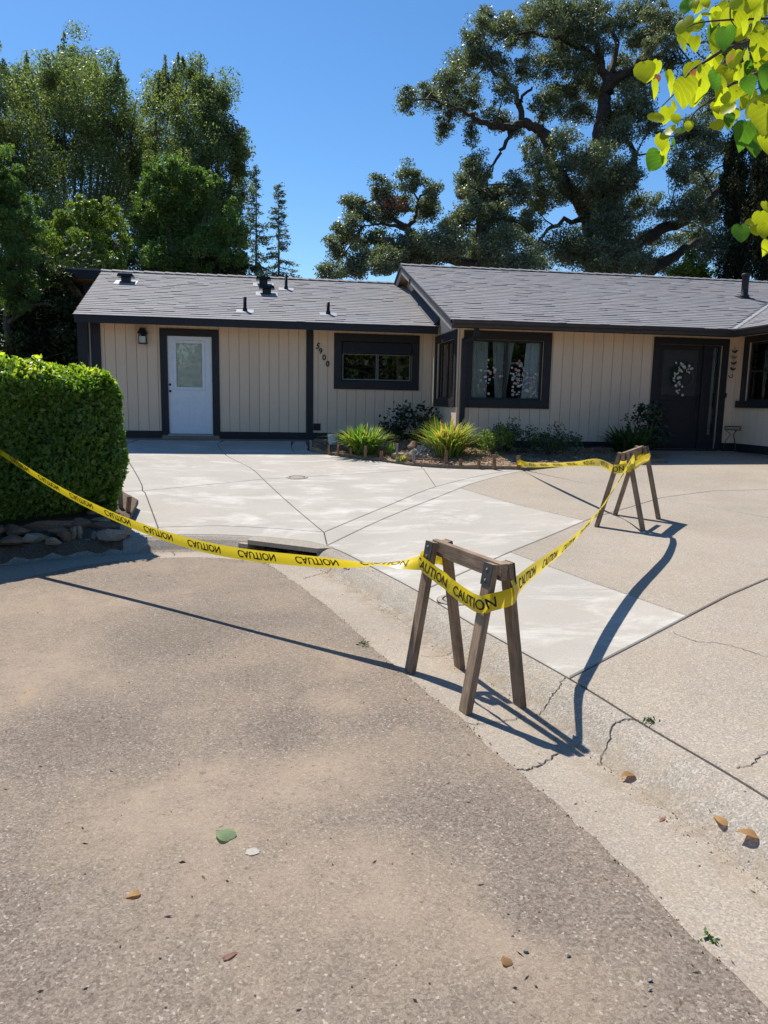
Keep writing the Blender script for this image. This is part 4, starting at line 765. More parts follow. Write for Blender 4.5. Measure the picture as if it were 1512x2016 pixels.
tb = [(330, 350, 45, 35), (380, 345, 40, 30), (300, 380, 30, 40), (350, 400, 60, 40), (410, 370, 30, 30), (330, 450, 60, 45), (400, 440, 50, 50), (300, 490, 40, 35, 1.2), (360, 510, 70, 40), (440, 510, 40, 45), (280, 440, 25, 35), (455, 450, 25, 50)]
px_tree('bay_tree', 'mid green bushy tree standing below the slimmer tall evergreen', 'tree', 28, tb, [([(360, 900), (360, 600), (340, 480), (330, 380)], .15, .03), ([(360, 600), (400, 450), (390, 360)], .12, .03)], 'feather', 46000, .1, 'bark2', base=(365, 700), dj=1.1, sub=22, tight=.26)
t4 = [(0, 340, 35, 50), (30, 400, 40, 35), (5, 430, 45, 40), (35, 460, 35, 40), (0, 520, 50, 50), (40, 510, 25, 40), (20, 570, 50, 35), (-30, 400, 40, 80), (85, 450, 15, 18, .6), (85, 545, 30, 30, .5)]
px_tree('feathery_tree', 'feathery green tree at the left picture edge above the hedge', 'tree', 17.5, t4, [([(10, 900), (15, 640), (20, 520), (5, 360)], .12, .03), ([(15, 640), (60, 600), (110, 600)], .07, .02), ([(15, 600), (40, 480), (35, 420)], .07, .02)], 'feather', 52000, .075, 'bark2', base=(10, 800), dj=.8, sub=26, tight=.22, asp=.3, flat=.6)
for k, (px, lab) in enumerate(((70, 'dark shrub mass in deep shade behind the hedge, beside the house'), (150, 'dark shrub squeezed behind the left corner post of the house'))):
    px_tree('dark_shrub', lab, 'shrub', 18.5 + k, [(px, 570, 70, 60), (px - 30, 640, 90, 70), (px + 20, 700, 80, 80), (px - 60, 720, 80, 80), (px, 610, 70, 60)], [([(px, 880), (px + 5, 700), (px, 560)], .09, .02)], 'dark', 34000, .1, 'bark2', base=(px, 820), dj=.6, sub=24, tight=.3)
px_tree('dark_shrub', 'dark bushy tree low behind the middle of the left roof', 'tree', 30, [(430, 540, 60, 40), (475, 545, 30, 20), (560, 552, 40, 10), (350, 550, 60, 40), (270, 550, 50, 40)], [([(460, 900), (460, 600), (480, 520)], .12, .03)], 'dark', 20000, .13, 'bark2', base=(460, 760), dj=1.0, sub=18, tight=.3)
# two far conifers
for x, y, lab in ((505, 343, 'taller slim conifer far behind the left roof'), (549, 377, 'shorter far conifer with wide drooping tiers, right of the taller one')):
    dep = 68; sc = dep / FPX; b = at(x, 700, dep); root = empty('conifer_tree', (b[0], b[1], .3)); tag(root, lab, 'tree', 'pair of far conifers'); off = np.array([b[0], b[1], .3])
    top = at(x, y, dep) - off; H = top[2]; tr = MB(); tr.tube([(0, 0, -.3), (0, 0, H * .5), tuple(top)], [.25, .14, .02], 7); pos = []; ld = []
    for k in range(95):
        t = (k + random.random()) / 95; z = H - t * H * .62; R0 = .2 + 2.1 * t ** .85 * (.75 + .45 * random.random()); a = random.random() * 6.28
        dr_ = np.array([math.cos(a), math.sin(a), .15 - .45 * t]); n = int(30 + 70 * t); q = RNG.random(n) ** .75
        P = np.array([0, 0, z]) + dr_ * (q * R0)[:, None] + RNG.normal(size=(n, 3)) * np.array([.13, .13, .1]); P[:, 2] -= .25 * q * t; pos.append(P); ld.append(np.tile(dr_, (n, 1)))
        tr.tube([(0, 0, z), tuple(np.array([0, 0, z]) + dr_ * R0 * .9)], [.05, .015], 4)
    tr.build('trunk', MAT['bark2'], root); leaves('crown', np.concatenate(pos),   .24, MAT['conifer'], root, asp=.35, longdir=np.concatenate(ld), ldw=.5)
# columnar cypresses at the right
for x, w, lab, dep in ((1448, 26, 'dark column-shaped cypress left of its twin behind the right roof', 25), (1502, 30, 'dark column-shaped cypress at the right picture edge', 24)):
    E_ = [(x + random.uniform(-6, 6), y, w * (.5 + .5 * min(1, (y - 255) / 120)), 40) for y in range(290, 560, 28)]
    px_tree('cypress_tree', lab, 'tree', dep, E_, [([(x, 900), (x, 600), (x, 300)], .16, .03)], 'cypress', 24000, .12, base=(x, 760), dj=.25, sub=20, tight=.3, asp=.3, up=1.6, casp=(.7, .7, 1.7), group='pair of cypresses')
px_tree('olive_shrub', 'pale olive shrub peeking over the ridge left of the cypresses', 'shrub', 26, [(1365, 530, 30, 28), (1345, 545, 25, 20), (1385, 545, 18, 25)], [([(1365, 800), (1365, 540)], .08, .02)], 'bright', 8000, .09, 'bark2', base=(1365, 760), dj=.4, sub=14)
# unseen trees added behind the viewer to darken what the windows mirror
for k, (x, y, h_, r_, lab) in enumerate(((3, -27, 6.5, 4.5, 'round unseen tree added behind the viewer at the end of the road'), (10, -17, 6.5, 4, 'round unseen tree added behind the viewer, right of the road'), (27, -14, 7, 5, 'big unseen tree added behind the viewer at the far right'), (14.5, -12, 6.5, 4.5, 'dense unseen tree added behind the viewer, facing the corner window'), (20.5, -12, 7, 4.8, 'dense unseen tree added behind the viewer, right of the one facing the corner window'))):
    e = empty('reflection_tree', (x, y, .1)); tag(e, lab, 'tree', 'unseen trees added behind the viewer'); MB().tube([(0, 0, 0), (.1, 0, h_ * .4), (0, .1, h_ * .8)], [.25, .2, .06], 8).build('trunk', MAT['bark2'], e)
    leaves('crown', ell_points((0, 0, h_ * .58), (r_, r_, h_ * .45), 12000, 70, .4), .42, MAT['tall'], e)

# ------------------------------------------------------------------ hedge with stone edging
hd = empty('hedge', (-3.6, 8.6, .2)); tag(hd, 'clipped green hedge beside the driveway with sunlit top', 'hedge'); ho = np.array([-3.6, 8.6, .2])
HF = np.array([(-2.86, 8.1), (-3.24, 7.62), (-3.68, 7.15), (-4.15, 6.45), (-4.7, 5.2)]); HFs = spline(HF, 6)
ht = np.gradient(HFs, axis=0); ht /= np.linalg.norm(ht, axis=1)[:, None]; hn = np.stack([-ht[:, 1], ht[:, 0]], 1); hn = -hn        # hn: towards the back
if hn[0, 1] < 0: hn = -hn
ha = np.concatenate([[0], np.cumsum(np.linalg.norm(np.diff(HFs, axis=0), axis=1))]); HLn = ha[-1]; HD = 1.15
def hp(a, d): # along, depth
    x = np.interp(a, ha, HFs[:, 0]); y = np.interp(a, ha, HFs[:, 1]); nx_ = np.interp(a, ha, hn[:, 0]); ny_ = np.interp(a, ha, hn[:, 1]); return np.stack([x + nx_ * d, y + ny_ * d], 1)
HB, HT = .34, 1.98
def htop(a): return 1.84 + .02 * np.sin(a * 2.1) + .09 * np.clip(a / 1.4, 0, 1)
pos = []; nr = []
def add(a, d, z, n_loc):
    xy = hp(a, d); pos.append(np.column_stack([xy, z])); nx_ = np.interp(a, ha, hn[:, 0]); ny_ = np.interp(a, ha, hn[:, 1]); tx = ny_; ty = -nx_
    nr.append(np.stack([nx_ * n_loc[:, 0] + tx * n_loc[:, 1], ny_ * n_loc[:, 0] + ty * n_loc[:, 1], n_loc[:, 2]], 1))
n = 34000; a = RNG.random(n) * HLn; z = HB + (htop(a) - HB) * RNG.random(n); bul = .06 * np.sin(a * 3 + z * 4) + .05 * np.sin(a * 7 + 1) * np.sin(z * 6); rd = np.clip((z - (htop(a) - .34)) / .34, 0, 1) ** 2 * .3 + np.clip((.75 - z) / .45, 0, 1) ** 2 * .34
add(a, RNG.exponential(.06, n) + bul + rd, z, np.tile([-1, 0, .35], (n, 1)))
n = 20000; a = RNG.random(n) * HLn; d = RNG.random(n) * HD; z = htop(a) - RNG.exponential(.045, n) - (np.clip(1 - d / .36, 0, 1) ** 2) * .24 + .035 * np.sin(a * 9) * np.sin(d * 8); add(a, d, z, np.tile([0, 0, 1.0], (n, 1)))
n = 9000; d = RNG.random(n) * HD; z = HB + (1.86 - HB) * RNG.random(n); add(np.abs(RNG.exponential(.05, n)) + .05 * np.sin(z * 6) + np.clip((z - 1.6) / .26, 0, 1) ** 2 * .16 + (np.clip(1 - d / .25, 0, 1) ** 2) * .1, d, z, np.tile([0, 1.0, .3], (n, 1)))
n = 1500; k_ = RNG.integers(0, 160, n); sa = RNG.random(160) * HLn; sd_ = RNG.random(160) * HD * .8; a = sa[k_] + RNG.normal(size=n) * .015; d = sd_[k_] + RNG.normal(size=n) * .015; add(a, d, htop(a) - .05 - (np.clip(1 - d / .36, 0, 1) ** 2) * .24 + RNG.random(n) * (.06 + .1 * RNG.random(160))[k_], np.tile([0, 0, .3], (n, 1)))
pos = np.concatenate(pos); nr = np.concatenate(nr)
hr = np.clip(RNG.random(len(pos)) * .62 + np.clip((pos[:, 2] - 1.55) / .3, 0, 1) * .45, 0, 1)  # upper leaves paler, as new growth and to paint in the sunlit top
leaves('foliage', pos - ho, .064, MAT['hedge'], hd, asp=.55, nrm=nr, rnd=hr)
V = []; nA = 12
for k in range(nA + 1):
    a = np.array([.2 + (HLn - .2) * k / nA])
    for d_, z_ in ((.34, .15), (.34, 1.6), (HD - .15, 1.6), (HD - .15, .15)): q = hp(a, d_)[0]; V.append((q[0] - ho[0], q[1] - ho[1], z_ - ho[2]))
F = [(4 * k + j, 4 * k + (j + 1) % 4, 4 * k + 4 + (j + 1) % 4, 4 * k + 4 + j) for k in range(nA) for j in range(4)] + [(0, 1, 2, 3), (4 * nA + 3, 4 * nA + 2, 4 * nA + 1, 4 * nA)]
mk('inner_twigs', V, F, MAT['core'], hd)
o = leaves('yellow_leaves', np.array([at(28, 838, 7.9), at(102, 932, 7.9), at(60, 1010, 7.8), at(200, 830, 8.3)]) - ho, .07, MAT['fallen'], hd)
def rockmesh(seed, sx, sy, sz, flat=0):
    rg = random.Random(seed); bm = bmesh.new(); bmesh.ops.create_icosphere(bm, subdivisions=2, radius=1)
    dirs = [Vector((rg.gauss(0, 1), rg.gauss(0, 1), rg.gauss(0, 1))).normalized() for _ in range(14)]; cut = [rg.uniform(.45, .82) for _ in dirs]
    for v in bm.verts:
        p = v.co.copy()
        for d_, c_2 in zip(dirs, cut):
            e = p.dot(d_)
            if e > c_2: p -= d_ * (e - c_2)
        p += Vector((rg.gauss(0, .05), rg.gauss(0, .05), rg.gauss(0, .05))); v.co = Vector((p.x * sx, p.y * sy, p.z * sz))
    me = bpy.data.meshes.new('rock'); bm.to_mesh(me); bm.free(); return me
def m_rock(name, a, b): return m_concrete(name, a, b, tuple(x * .6 for x in a), agg=.3, grain=25, bump=.7)
MAT['stoneA'] = m_rock('brown_stone', (.16, .1, .07), (.24, .16, .11)); MAT['stoneB'] = m_rock('grey_stone', (.2, .18, .16), (.32, .3, .27)); MAT['stoneC'] = m_rock('tan_stone', (.27, .21, .15), (.38, .31, .23)); MAT['rubble'] = m_rock('blue_grey_rubble', (.2, .2, .21), (.34, .34, .35))
stones = [(248, 1044, 7.75, .12, .1, .1, 'B', 'grey rough stone at the driveway end of the hedge edging'), (222, 1052, 7.6, .17, .1, .08, 'B', 'large pale flat stone lying before the hedge corner'), (186, 1056, 7.6, .05, .05, .05, 'B', 'small grey stone left of the large pale flat stone'), (157, 1050, 7.6, .045, .06, .1, 'C', 'upright tan stone slab, right one of a pair in the edging'), (146, 1052, 7.55, .045, .06, .11, 'C', 'upright tan stone slab, left one of a pair in the edging'), (128, 1058, 7.5, .1, .08, .1, 'A', 'dark round stone beside the upright slabs in the edging'), (112, 1045, 7.5, .15, .1, .07, 'A', 'reddish wedge stone in the middle of the edging'), (105, 1066, 7.3, .09, .07, .05, 'C', 'small tan stone low under the reddish wedge stone'), (70, 1058, 7.35, .2, .1, .06, 'C', 'long tan stone at the base of the edging'), (28, 1045, 7.4, .16, .12, .1, 'A', 'layered brown stone at the left of the edging'), (20, 1064, 7.15, .2, .12, .07, 'A', 'brown stone at the lower left corner of the edging'), (90, 1033, 7.65, .34, .12, .07, 'A', 'long dark brown stone on top of the edging'), (200, 1024, 8.0, .17, .1, .04, 'C', 'flat tan stone stacked near the hedge corner'), (205, 1037, 7.9, .26, .12, .06, 'A', 'long brown stone under the flat tan one'), (190, 1008, 8.2, .2, .1, .05, 'B', 'grey flat stone tucked under the hedge corner'), (-20, 1050, 7.2, .16, .12, .1, 'A', 'brown stone of the edging cut by the left picture edge'), (160, 1030, 7.8, .15, .1, .08, 'A', 'brown stone behind the upright slabs')]
for k, (px, py, dep, sx, sy, sz, mt, lab) in enumerate(stones):
    p = at(px, py, dep); o = link('edging_stone', rockmesh(k, sx, sy, sz), MAT['stone' + mt]); o.location = (p[0], p[1], max(p[2], tz(p[0], p[1]) + sz * .55)); o.rotation_euler = (0, 0, random.uniform(.3, .9)); tag(o, lab, 'stone', 'stones edging the hedge')
# soil strip between hedge and curb; over the curb it is also painted shade
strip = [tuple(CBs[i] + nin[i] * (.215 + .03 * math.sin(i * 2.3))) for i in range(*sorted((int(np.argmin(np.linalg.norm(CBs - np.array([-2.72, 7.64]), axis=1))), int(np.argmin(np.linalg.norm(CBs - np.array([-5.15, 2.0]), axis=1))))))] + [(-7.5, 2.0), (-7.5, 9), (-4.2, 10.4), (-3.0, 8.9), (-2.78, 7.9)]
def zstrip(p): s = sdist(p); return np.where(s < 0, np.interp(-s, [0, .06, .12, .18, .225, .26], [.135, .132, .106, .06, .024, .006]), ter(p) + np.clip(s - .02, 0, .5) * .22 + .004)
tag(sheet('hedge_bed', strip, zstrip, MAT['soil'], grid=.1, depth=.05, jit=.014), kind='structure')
for k, (px, py, dep, h_, lab) in enumerate(((249, 1000, 8.3, .3, 'broken reddish wooden stake at the hedge corner by the slab'), (238, 990, 8.5, .33, 'grey splintered wooden stake leaning at the hedge corner'), (229, 985, 8.6, .3, 'thin grey scrap of wood under the hedge corner'))):
    p = at(px, py, dep); o = MB().box(-.025, .025, -.012, .012, -.15, h_).build('scrap_stake', MAT['redwood' if k == 0 else 'greywood']); o.location = (p[0], p[1], tz(p[0], p[1])); o.rotation_euler = (.1 * k, .12 - .15 * k, .5); tag(o, lab, 'stake')

# ------------------------------------------------------------------ garden bed plants, stones, stakes
def blades(root, n, R0, h, mat, wid=.02, spread=1.0, droop=.5, name='leaves', rnd=None):
    V = []; rr = []
    for i in range(n):
        a = random.random() * 6.28; r0 = R0 * .35 * math.sqrt(random.random()); b = np.array([r0 * math.cos(a), r0 * math.sin(a), 0]); a2 = a + random.gauss(0, .5); out = np.array([math.cos(a2), math.sin(a2), 0]); L_ = h * random.uniform(.6, 1.15); lean = spread * random.uniform(.15, 1) ; P = []
        for k in range(6):
            t = k / 5; P.append(b + out * (R0 * lean * t ** 1.3) + np.array([0, 0, L_ * (t * (1.15 - .15 * t) - droop * lean * t ** 2.6)]))
        sd_ = np.array([-out[1], out[0], 0]); w = wid * random.uniform(.7, 1.3); r = random.random() if rnd is None else rnd(); W_ = [.7, 1, 1, .85, .55, .05]
        for k in range(5):
            V += [P[k] - sd_ * w * W_[k] / 2, P[k] + sd_ * w * W_[k] / 2, P[k + 1] + sd_ * w * W_[k + 1] / 2, P[k + 1] - sd_ * w * W_[k + 1] / 2]; rr.append(min(1, r + (.25 * k / 5 if random.random() < .4 else 0)))
    return link(name, fast_mesh(name, np.array(V), 4, rr), MAT[mat], root)
def plant(name, x, y, label, cat): e = empty(name, (x, y, bz(x, y))); tag(e, label, cat); return e
ly = plant('lily_clump', -.42, 13.85, 'green strap-leaved lily clump left of the rocks', 'plant'); blades(ly, 520, .68, .6, 'lily', .024, 1.0, .55, rnd=lambda: random.random() ** 1.6 * .8)
ly = plant('lily_clump', 1.12, 13.15, 'yellowing strap-leaved lily clump under the corner window', 'plant'); blades(ly, 520, .7, .74, 'lily', .026, .95, .5, rnd=lambda: random.random() ** .9)
ly = plant('lily_clump', .1, 13.5, 'tiny bright green seedling clump between the lilies', 'plant'); blades(ly, 50, .14, .26, 'lily', .02, .8, .3, rnd=lambda: random.random() * .5 + .1)
ly = plant('lily_clump', .28, 12.95, 'small yellow-green tuft at the tan rock', 'plant'); blades(ly, 60, .14, .14, 'lily', .016, .9, .3, rnd=lambda: .4 + random.random() * .4)
def shrub(name, x, y, r, h, label, mat, n, ls, asp=.5, flat=.4):
    e = plant(name, x, y, label, 'shrub'); m = MB()
    for k in range(7): a = k * .9; m.tube([(0, 0, 0), (r * .4 * math.cos(a), r * .4 * math.sin(a), h * .5), (r * .75 * math.cos(a), r * .75 * math.sin(a), h * .85)], [.012, .009, .004], 5)
    m.build('stems', MAT['twig'], e); pos = ell_points((0, 0, h * .55), (r, r, h * .48), n, 26, .3); leaves('foliage', pos[pos[:, 2] > .01], ls, MAT[mat], e, asp=asp, flat=flat); return e
shrub('camellia_shrub', *hw(-5.15, 1.35), .55, .78, 'dark glossy shrub against the wall below the left window', 'camellia', 900, .09)
shrub('camellia_shrub', *hw(-5.75, 1.45), .3, .5, 'low dark shrub behind the green lily clump', 'camellia', 320, .09)
shrub('camellia_shrub', *hw(-1.15, -.75), .38, .85, 'dark upright glossy shrub left of the front door', 'camellia', 800, .085)
shrub('boxwood_shrub', 1.92, 13.2, .3, .5, 'small sunlit green shrub right of the yellowing lilies', 'bright', 1900, .04)
shrub('boxwood_shrub', 2.25, 13.55, .36, .55, 'small shaded shrub behind the sunlit one', 'fern', 1600, .045)
shrub('boxwood_shrub', 2.95, 13.35, .5, .48, 'low dark shrub in the shade at mid wall', 'fern', 2200, .045)
fr_ = plant('fern', *hw(-1.55, -1.05), 'dark green sword fern in front of the door side shrub', 'fern'); blades(fr_, 190, .75, .62, 'fern', .055, 1.0, .45)
for k, (x, y, sx, sy, sz, mt, lab) in enumerate(((.25, 13.2, .2, .12, .1, 'stoneC', 'flat tan rock beside the green lily clump'), (.45, 12.95, .13, .1, .14, 'stoneC', 'upright tan rock next to the blue-grey rubble'), (.5, 13.7, .14, .12, .2, 'stoneA', 'pointed brown rock behind the rubble heap'), (.75, 13.75, .12, .1, .12, 'stoneB', 'round grey rock behind the rubble heap'))):
    o = link('garden_rock', rockmesh(60 + k, sx, sy, sz), MAT[mt]); o.location = (x, y, bz(x, y) + sz * .5); o.rotation_euler = (0, 0, k); tag(o, lab, 'rock', 'rocks in the garden bed')
rp = empty('rubble_heap', (.72, 13.2, bz(.72, 13.2))); tag(rp, 'heap of blue-grey crushed stone between the two lily clumps', 'rubble')
rm_ = [rockmesh(80 + k, .045, .035, .03) for k in range(5)]
for q in rm_: q.materials.append(MAT['rubble'])
for k in range(170):
    a = random.random() * 6.28; r = .3 * math.sqrt(random.random()); o = link('stone_chip', rm_[k % 5], None, rp); o.location = (r * 1.1 * math.cos(a), r * .8 * math.sin(a), .26 * (1 - r / .31) + random.uniform(-.02, .03)); o.rotation_euler = (random.random() * 3, random.random() * 3, random.random() * 3); s = random.uniform(.6, 1.4); o.scale = (s, s, s)
o = MB().box(-.35, .35, -.02, .02, 0, .035).build('edging_lath', MAT['redwood']); o.location = (.72, 12.72, bz(.72, 12.72) + .02); o.rotation_euler = (0, 0, -.32); tag(o, 'loose reddish wooden lath lying before the rubble heap', 'lath')
bx_ = hw(-6.95, 1.0); o = MB().lathe([(.09, 0), (.11, .2), (.115, .22), (.1, .22), (.09, .05)], n=18).build('plastic_pail', MAT['pot']); o.location = (*bx_, bz(*bx_)); tag(o, 'small pale pail behind the left lily clump', 'pail')
SK = [(-1.45, 14.33, .2, .045, 'g'), (-1.35, 14.2, .15, .04, 'r'), (-1.05, 13.77, .17, .04, 'r'), (-.88, 13.66, .23, .04, 'r'), (-.63, 13.5, .18, .045, 'r'), (-.36, 13.29, .25, .055, 'r'), (-.07, 13.14, .18, .055, 'r'), (.22, 12.92, .34, .045, 'g'), (.5, 12.66, .25, .05, 'g'), (1.02, 12.32, .27, .055, 'r'), (1.25, 12.15, .15, .055, 'r'), (1.53, 11.97, .155, .055, 'r'), (1.77, 11.84, .25, .06, 'r'), (2.16, 11.85, .22, .06, 'r')]
for k, (x, y, h_, w_, c) in enumerate(SK):
    o = MB().box(-w_ / 2, w_ / 2, -.011, .011, -.2, h_).build('wooden_stake', MAT['redwood' if c == 'r' else 'greywood']); y += .03; o.location = (x, y, tz(x, y)); o.rotation_euler = (random.uniform(-.05, .05), random.uniform(-.05, .05), random.uniform(-.3, .2)); bevel(o, .003, 1)
    tag(o, f'{"grey" if c == "g" else "reddish"} wooden stake along the bed edge, {ORD[k]} from the left', 'stake', 'form stakes along the bed edge')

# ------------------------------------------------------------------ sawhorses
def stick(name, a, b, w, t, mat, parent, wdir, bev=.004):
    """a board from a to b, w wide along wdir, t thick; its local z runs along the grain"""
    a = Vector(a); b = Vector(b); z = (b - a); L_ = z.length; z.normalize(); x = Vector(wdir); x = (x - z * x.dot(z)).normalized(); y = z.cross(x)
    o = MB().box(-w / 2, w / 2, -t / 2, t / 2, 0, L_).build(name, MAT[mat], parent); bevel(o, bev)
    o.matrix_local = Matrix([[x[0], y[0], z[0], a[0]], [x[1], y[1], z[1], a[1]], [x[2], y[2], z[2], a[2]], [0, 0, 0, 1]]); return o
def sawhorse(E0, E1, zf, H, spread, label):
    E0 = np.array(E0); E1 = np.array(E1); c = (E0 + E1) / 2; zc = min(zf(E0), zf(E1)); r = empty('sawhorse', (c[0], c[1], zc)); tag(r, label, 'sawhorse', 'wooden sawhorses')
    ax = (E1 - E0) / np.linalg.norm(E1 - E0); pp = np.array([-ax[1], ax[0]]); zt = (zf(E0) + zf(E1)) / 2 + H - zc
    loc = lambda p, z: (p[0] - c[0], p[1] - c[1], z)
    z0, z1 = zf(E0) - zc + H, zf(E1) - zc + H
    stick('beam', loc(E0 - ax * .05, z0 - .045), loc(E1 + ax * .05, z1 - .045), .089, .038, 'wood', r, (0, 0, 1))
    for E_, zz in ((E0, z0), (E1, z1)):
        for sg in (-1, 1):
            f = E_ + pp * sg * spread; fz = zf(f) - zc; top = E_ + pp * sg * .043; tp = Vector(loc(top, zz - .005)); ft = Vector(loc(f, fz))
            stick('leg', ft, tp, .075, .038, 'wood', r, (ax[0], ax[1], 0))
            d = (tp - ft).normalized(); side = Vector((pp[0] * sg, pp[1] * sg, 0)); nrm_ = (side - d * side.dot(d)).normalized(); q = tp + nrm_ * .022
            stick('bracket', q - d * .115, q + d * .0, .082, .004, 'bracket', r, (ax[0], ax[1], 0), .001)
            for k in (.03, .085):
                b = q - d * k + nrm_ * .003; MB().tube([b, b + nrm_ * .004], .006, 8).build('bolt', MAT['galv'], r)
        stick('bracket_cap', loc(E_ - ax * .043, zz + .0005), loc(E_ + ax * .043, zz + .0005), .096, .004, 'bracket', r, (pp[0], pp[1], 0), .001) if False else None
    return r
def gz(p):
    p = np.asarray(p, float); s = -sdist(p[None])[0]
    if s <= 0: return tz(*p)
    if s > .7: return float(zroad(p[None])[0])
    return float(np.interp(s, [0, .016, .06, .12, .18, .225, .26, .32, .5, .69, .7], [.13, .128, .125, .098, .05, .012, -.003, -.002, .01, .022, .031]))
sawhorse((.325, 4.22), (.592, 3.67), gz, .79, .172, 'weathered wooden sawhorse with yellow tape standing in the near gutter')
sawhorse((2.48, 7.645), (2.85, 8.22), gz, .80, .24, 'wooden sawhorse with yellow tape farther up the driveway')

# ------------------------------------------------------------------ caution tape
t = NT('yellow_tape'); t.base(t.ramp(t.noise(t.coord(), 9, 3), [(.3, (.74, .56, .012)), (.7, (.82, .65, .03))])); t.rough(.28, .5); tr = t.N('BsdfTranslucent'); tr.inputs[0].default_value = (.9, .72, .03, 1); mx = t.N('MixShader'); mx.inputs[0].default_value = .35
t.L(t.b.outputs[0], mx.inputs[1]); t.L(tr.outputs[0], mx.inputs[2]); t.L(mx.outputs[0], t.out.inputs[0]); t.bump(t.noise(t.coord((1, 1, 1)), 26, 3, .5), .18, .01); MAT['tape'] = t.m
tape = empty('caution_tape', (.3, 4.2, 0)); tag(tape, 'yellow CAUTION tape strung from the left edge over both sawhorses', 'caution tape'); TO = np.array([.3, 4.2, 0])
WORD = text_mesh('CAUTION', .078, 0, .0008); bmw = bmesh.new(); bmw.from_mesh(WORD); bmesh.ops.subdivide_edges(bmw, edges=[e for e in bmw.edges if e.calc_length() > .012], cuts=2); bmesh.ops.triangulate(bmw, faces=bmw.faces[:]); bmesh.ops.subdivide_edges(bmw, edges=[e for e in bmw.edges if e.calc_length() > .012], cuts=2); bmesh.ops.triangulate(bmw, faces=bmw.faces[:]); bmw.verts.index_update()
WV = np.array([v.co[:] for v in bmw.verts]); WF = [tuple(v.index for v in f.verts) for f in bmw.faces]; bmw.free(); WV[:, 1] -= (WV[:, 1].max() + WV[:, 1].min()) / 2; WHW = WV[:, 0].max()
def tape_run(name, pts, rolls, start=.2, pitch=.46, width=.092, text=True, crumple=.0, words=None):
    P = spline(pts, 14); ro = spline([(r,) for r in rolls], 14)[:, 0]; n = len(P); al = np.concatenate([[0], np.cumsum(np.linalg.norm(np.diff(P, axis=0), axis=1))])
    T = np.gradient(P, axis=0); T /= np.linalg.norm(T, axis=1)[:, None]; Zv = np.array([0, 0, 1.0]); B = Zv - T * T[:, 2:3]; B /= np.linalg.norm(B, axis=1)[:, None]; S_ = np.cross(T, B); W_ = B * np.cos(ro)[:, None] + S_ * np.sin(ro)[:, None]; Nn = np.cross(T, W_)
    cols = np.linspace(-.5, .5, 7); V = []; rip = RNG.normal(size=n) * crumple; rip = np.convolve(rip, np.ones(5) / 5, 'same')
    def pos(a, c, o):
        p = np.stack([np.interp(a, al, P[:, k]) for k in range(3)], 1); w = np.stack([np.interp(a, al, W_[:, k]) for k in range(3)], 1); nn = np.stack([np.interp(a, al, Nn[:, k]) for k in range(3)], 1); rp_ = np.interp(a, al, rip)
        return p + w * (c * width)[:, None] + nn * (o + rp_ * np.sin(c * 7 + a * 9) + .004 * np.cos(c * 5))[:, None] - TO
    for a in al: V += list(pos(np.full(7, a), cols, 0))
    o = mk(name, V, [(i * 7 + k, i * 7 + k + 1, i * 7 + 8 + k, i * 7 + 7 + k) for i in range(n - 1) for k in range(6)], MAT['tape'], tape, True)
    if text:
        cs = words if words is not None else list(np.arange(start, al[-1] - WHW, pitch))
        for c in cs:
            LV = []; LF = []
            for off in (.0016, -.0016):
                b = len(LV); a = np.clip(c + WV[:, 0], 0, al[-1]); LV += list(pos(a, WV[:, 1] / width, np.full(len(WV), off))); LF += [tuple(b + i for i in f) for f in WF]
            mk('lettering', LV, LF, MAT['ink'], o)
    return o, al[-1]
D_ = math.radians
# left span sags from outside the picture to the near sawhorse and rolls over on its way
tape_run('span', [(-4.0, 7.24, 1.19), (-3.82, 7.11, 1.12), (-3.65, 6.98, 1.05), (-2.74, 6.29, .76), (-1.88, 5.66, .58), (-1.14, 5.14, .52), (-.37, 4.65, .56), (.08, 4.38, .62), (.25, 4.26, .66)], [D_(q) for q in (215, 212, 208, 205, 200, 195, 212, 285, 350)], start=.3, pitch=.52)
tape_run('span', [(.66, 3.62, .665), (.788, 3.899, .675), (.985, 4.297, .678), (1.292, 4.917, .69), (1.689, 5.72, .77), (2.037, 6.421, .918), (2.238, 6.828, 1.0), (2.46, 7.33, 1.06), (2.56, 7.56, 1.04)], [D_(q) for q in (-15, 0, 10, 22, 26, 22, 15, 8, 0)], start=.28, pitch=.5)
tape_run('span', [(2.40, 7.72, .93), (2.43, 8.384, .945), (2.382, 9.029, .875), (2.29, 10.213, .755), (2.2, 11.3, .665), (2.165, 11.83, .66)], [D_(q) for q in (-5, -20, -50, -55, -30, -5)], start=.4, pitch=.6)
def wrap(E0, E1, zf, h, o_, rolls, words, turns):
    E0 = np.array(E0); E1 = np.array(E1); ax = (E1 - E0) / np.linalg.norm(E1 - E0); pp = np.array([-ax[1], ax[0]])
    P = [(*(E0 + ax * a * np.linalg.norm(E1 - E0) + pp * b), zf(E0 + ax * a * np.linalg.norm(E1 - E0)) + h + dz) for a, b, dz in turns]
    tape_run('wrap', P, [D_(q) for q in rolls], words=words, crumple=.004)
A_, B_ = (.325, 4.22), (.592, 3.67)
sg = 1 if np.cross(np.array([*(np.array(B_) - np.array(A_)), 0]), [-1, -.4, 0])[2] > 0 else -1        # side that faces the viewer
b = -.118 if sg < 0 else .118
wrap(A_, B_, gz, .62, 0, [0] * 10, [.37, .79], [(-.03, -b * .6, .05), (-.10, -b * .2, .06), (-.09, b * .7, .055), (0.02, b, .04), (.35, b * .95, .005), (.7, b * .98, -.03), (1.0, b, -.04), (1.09, b * .6, -.02), (1.1, -b * .4, .0), (1.03, -b * .95, .02)])
A_, B_ = (2.48, 7.645), (2.85, 8.22); b = .1
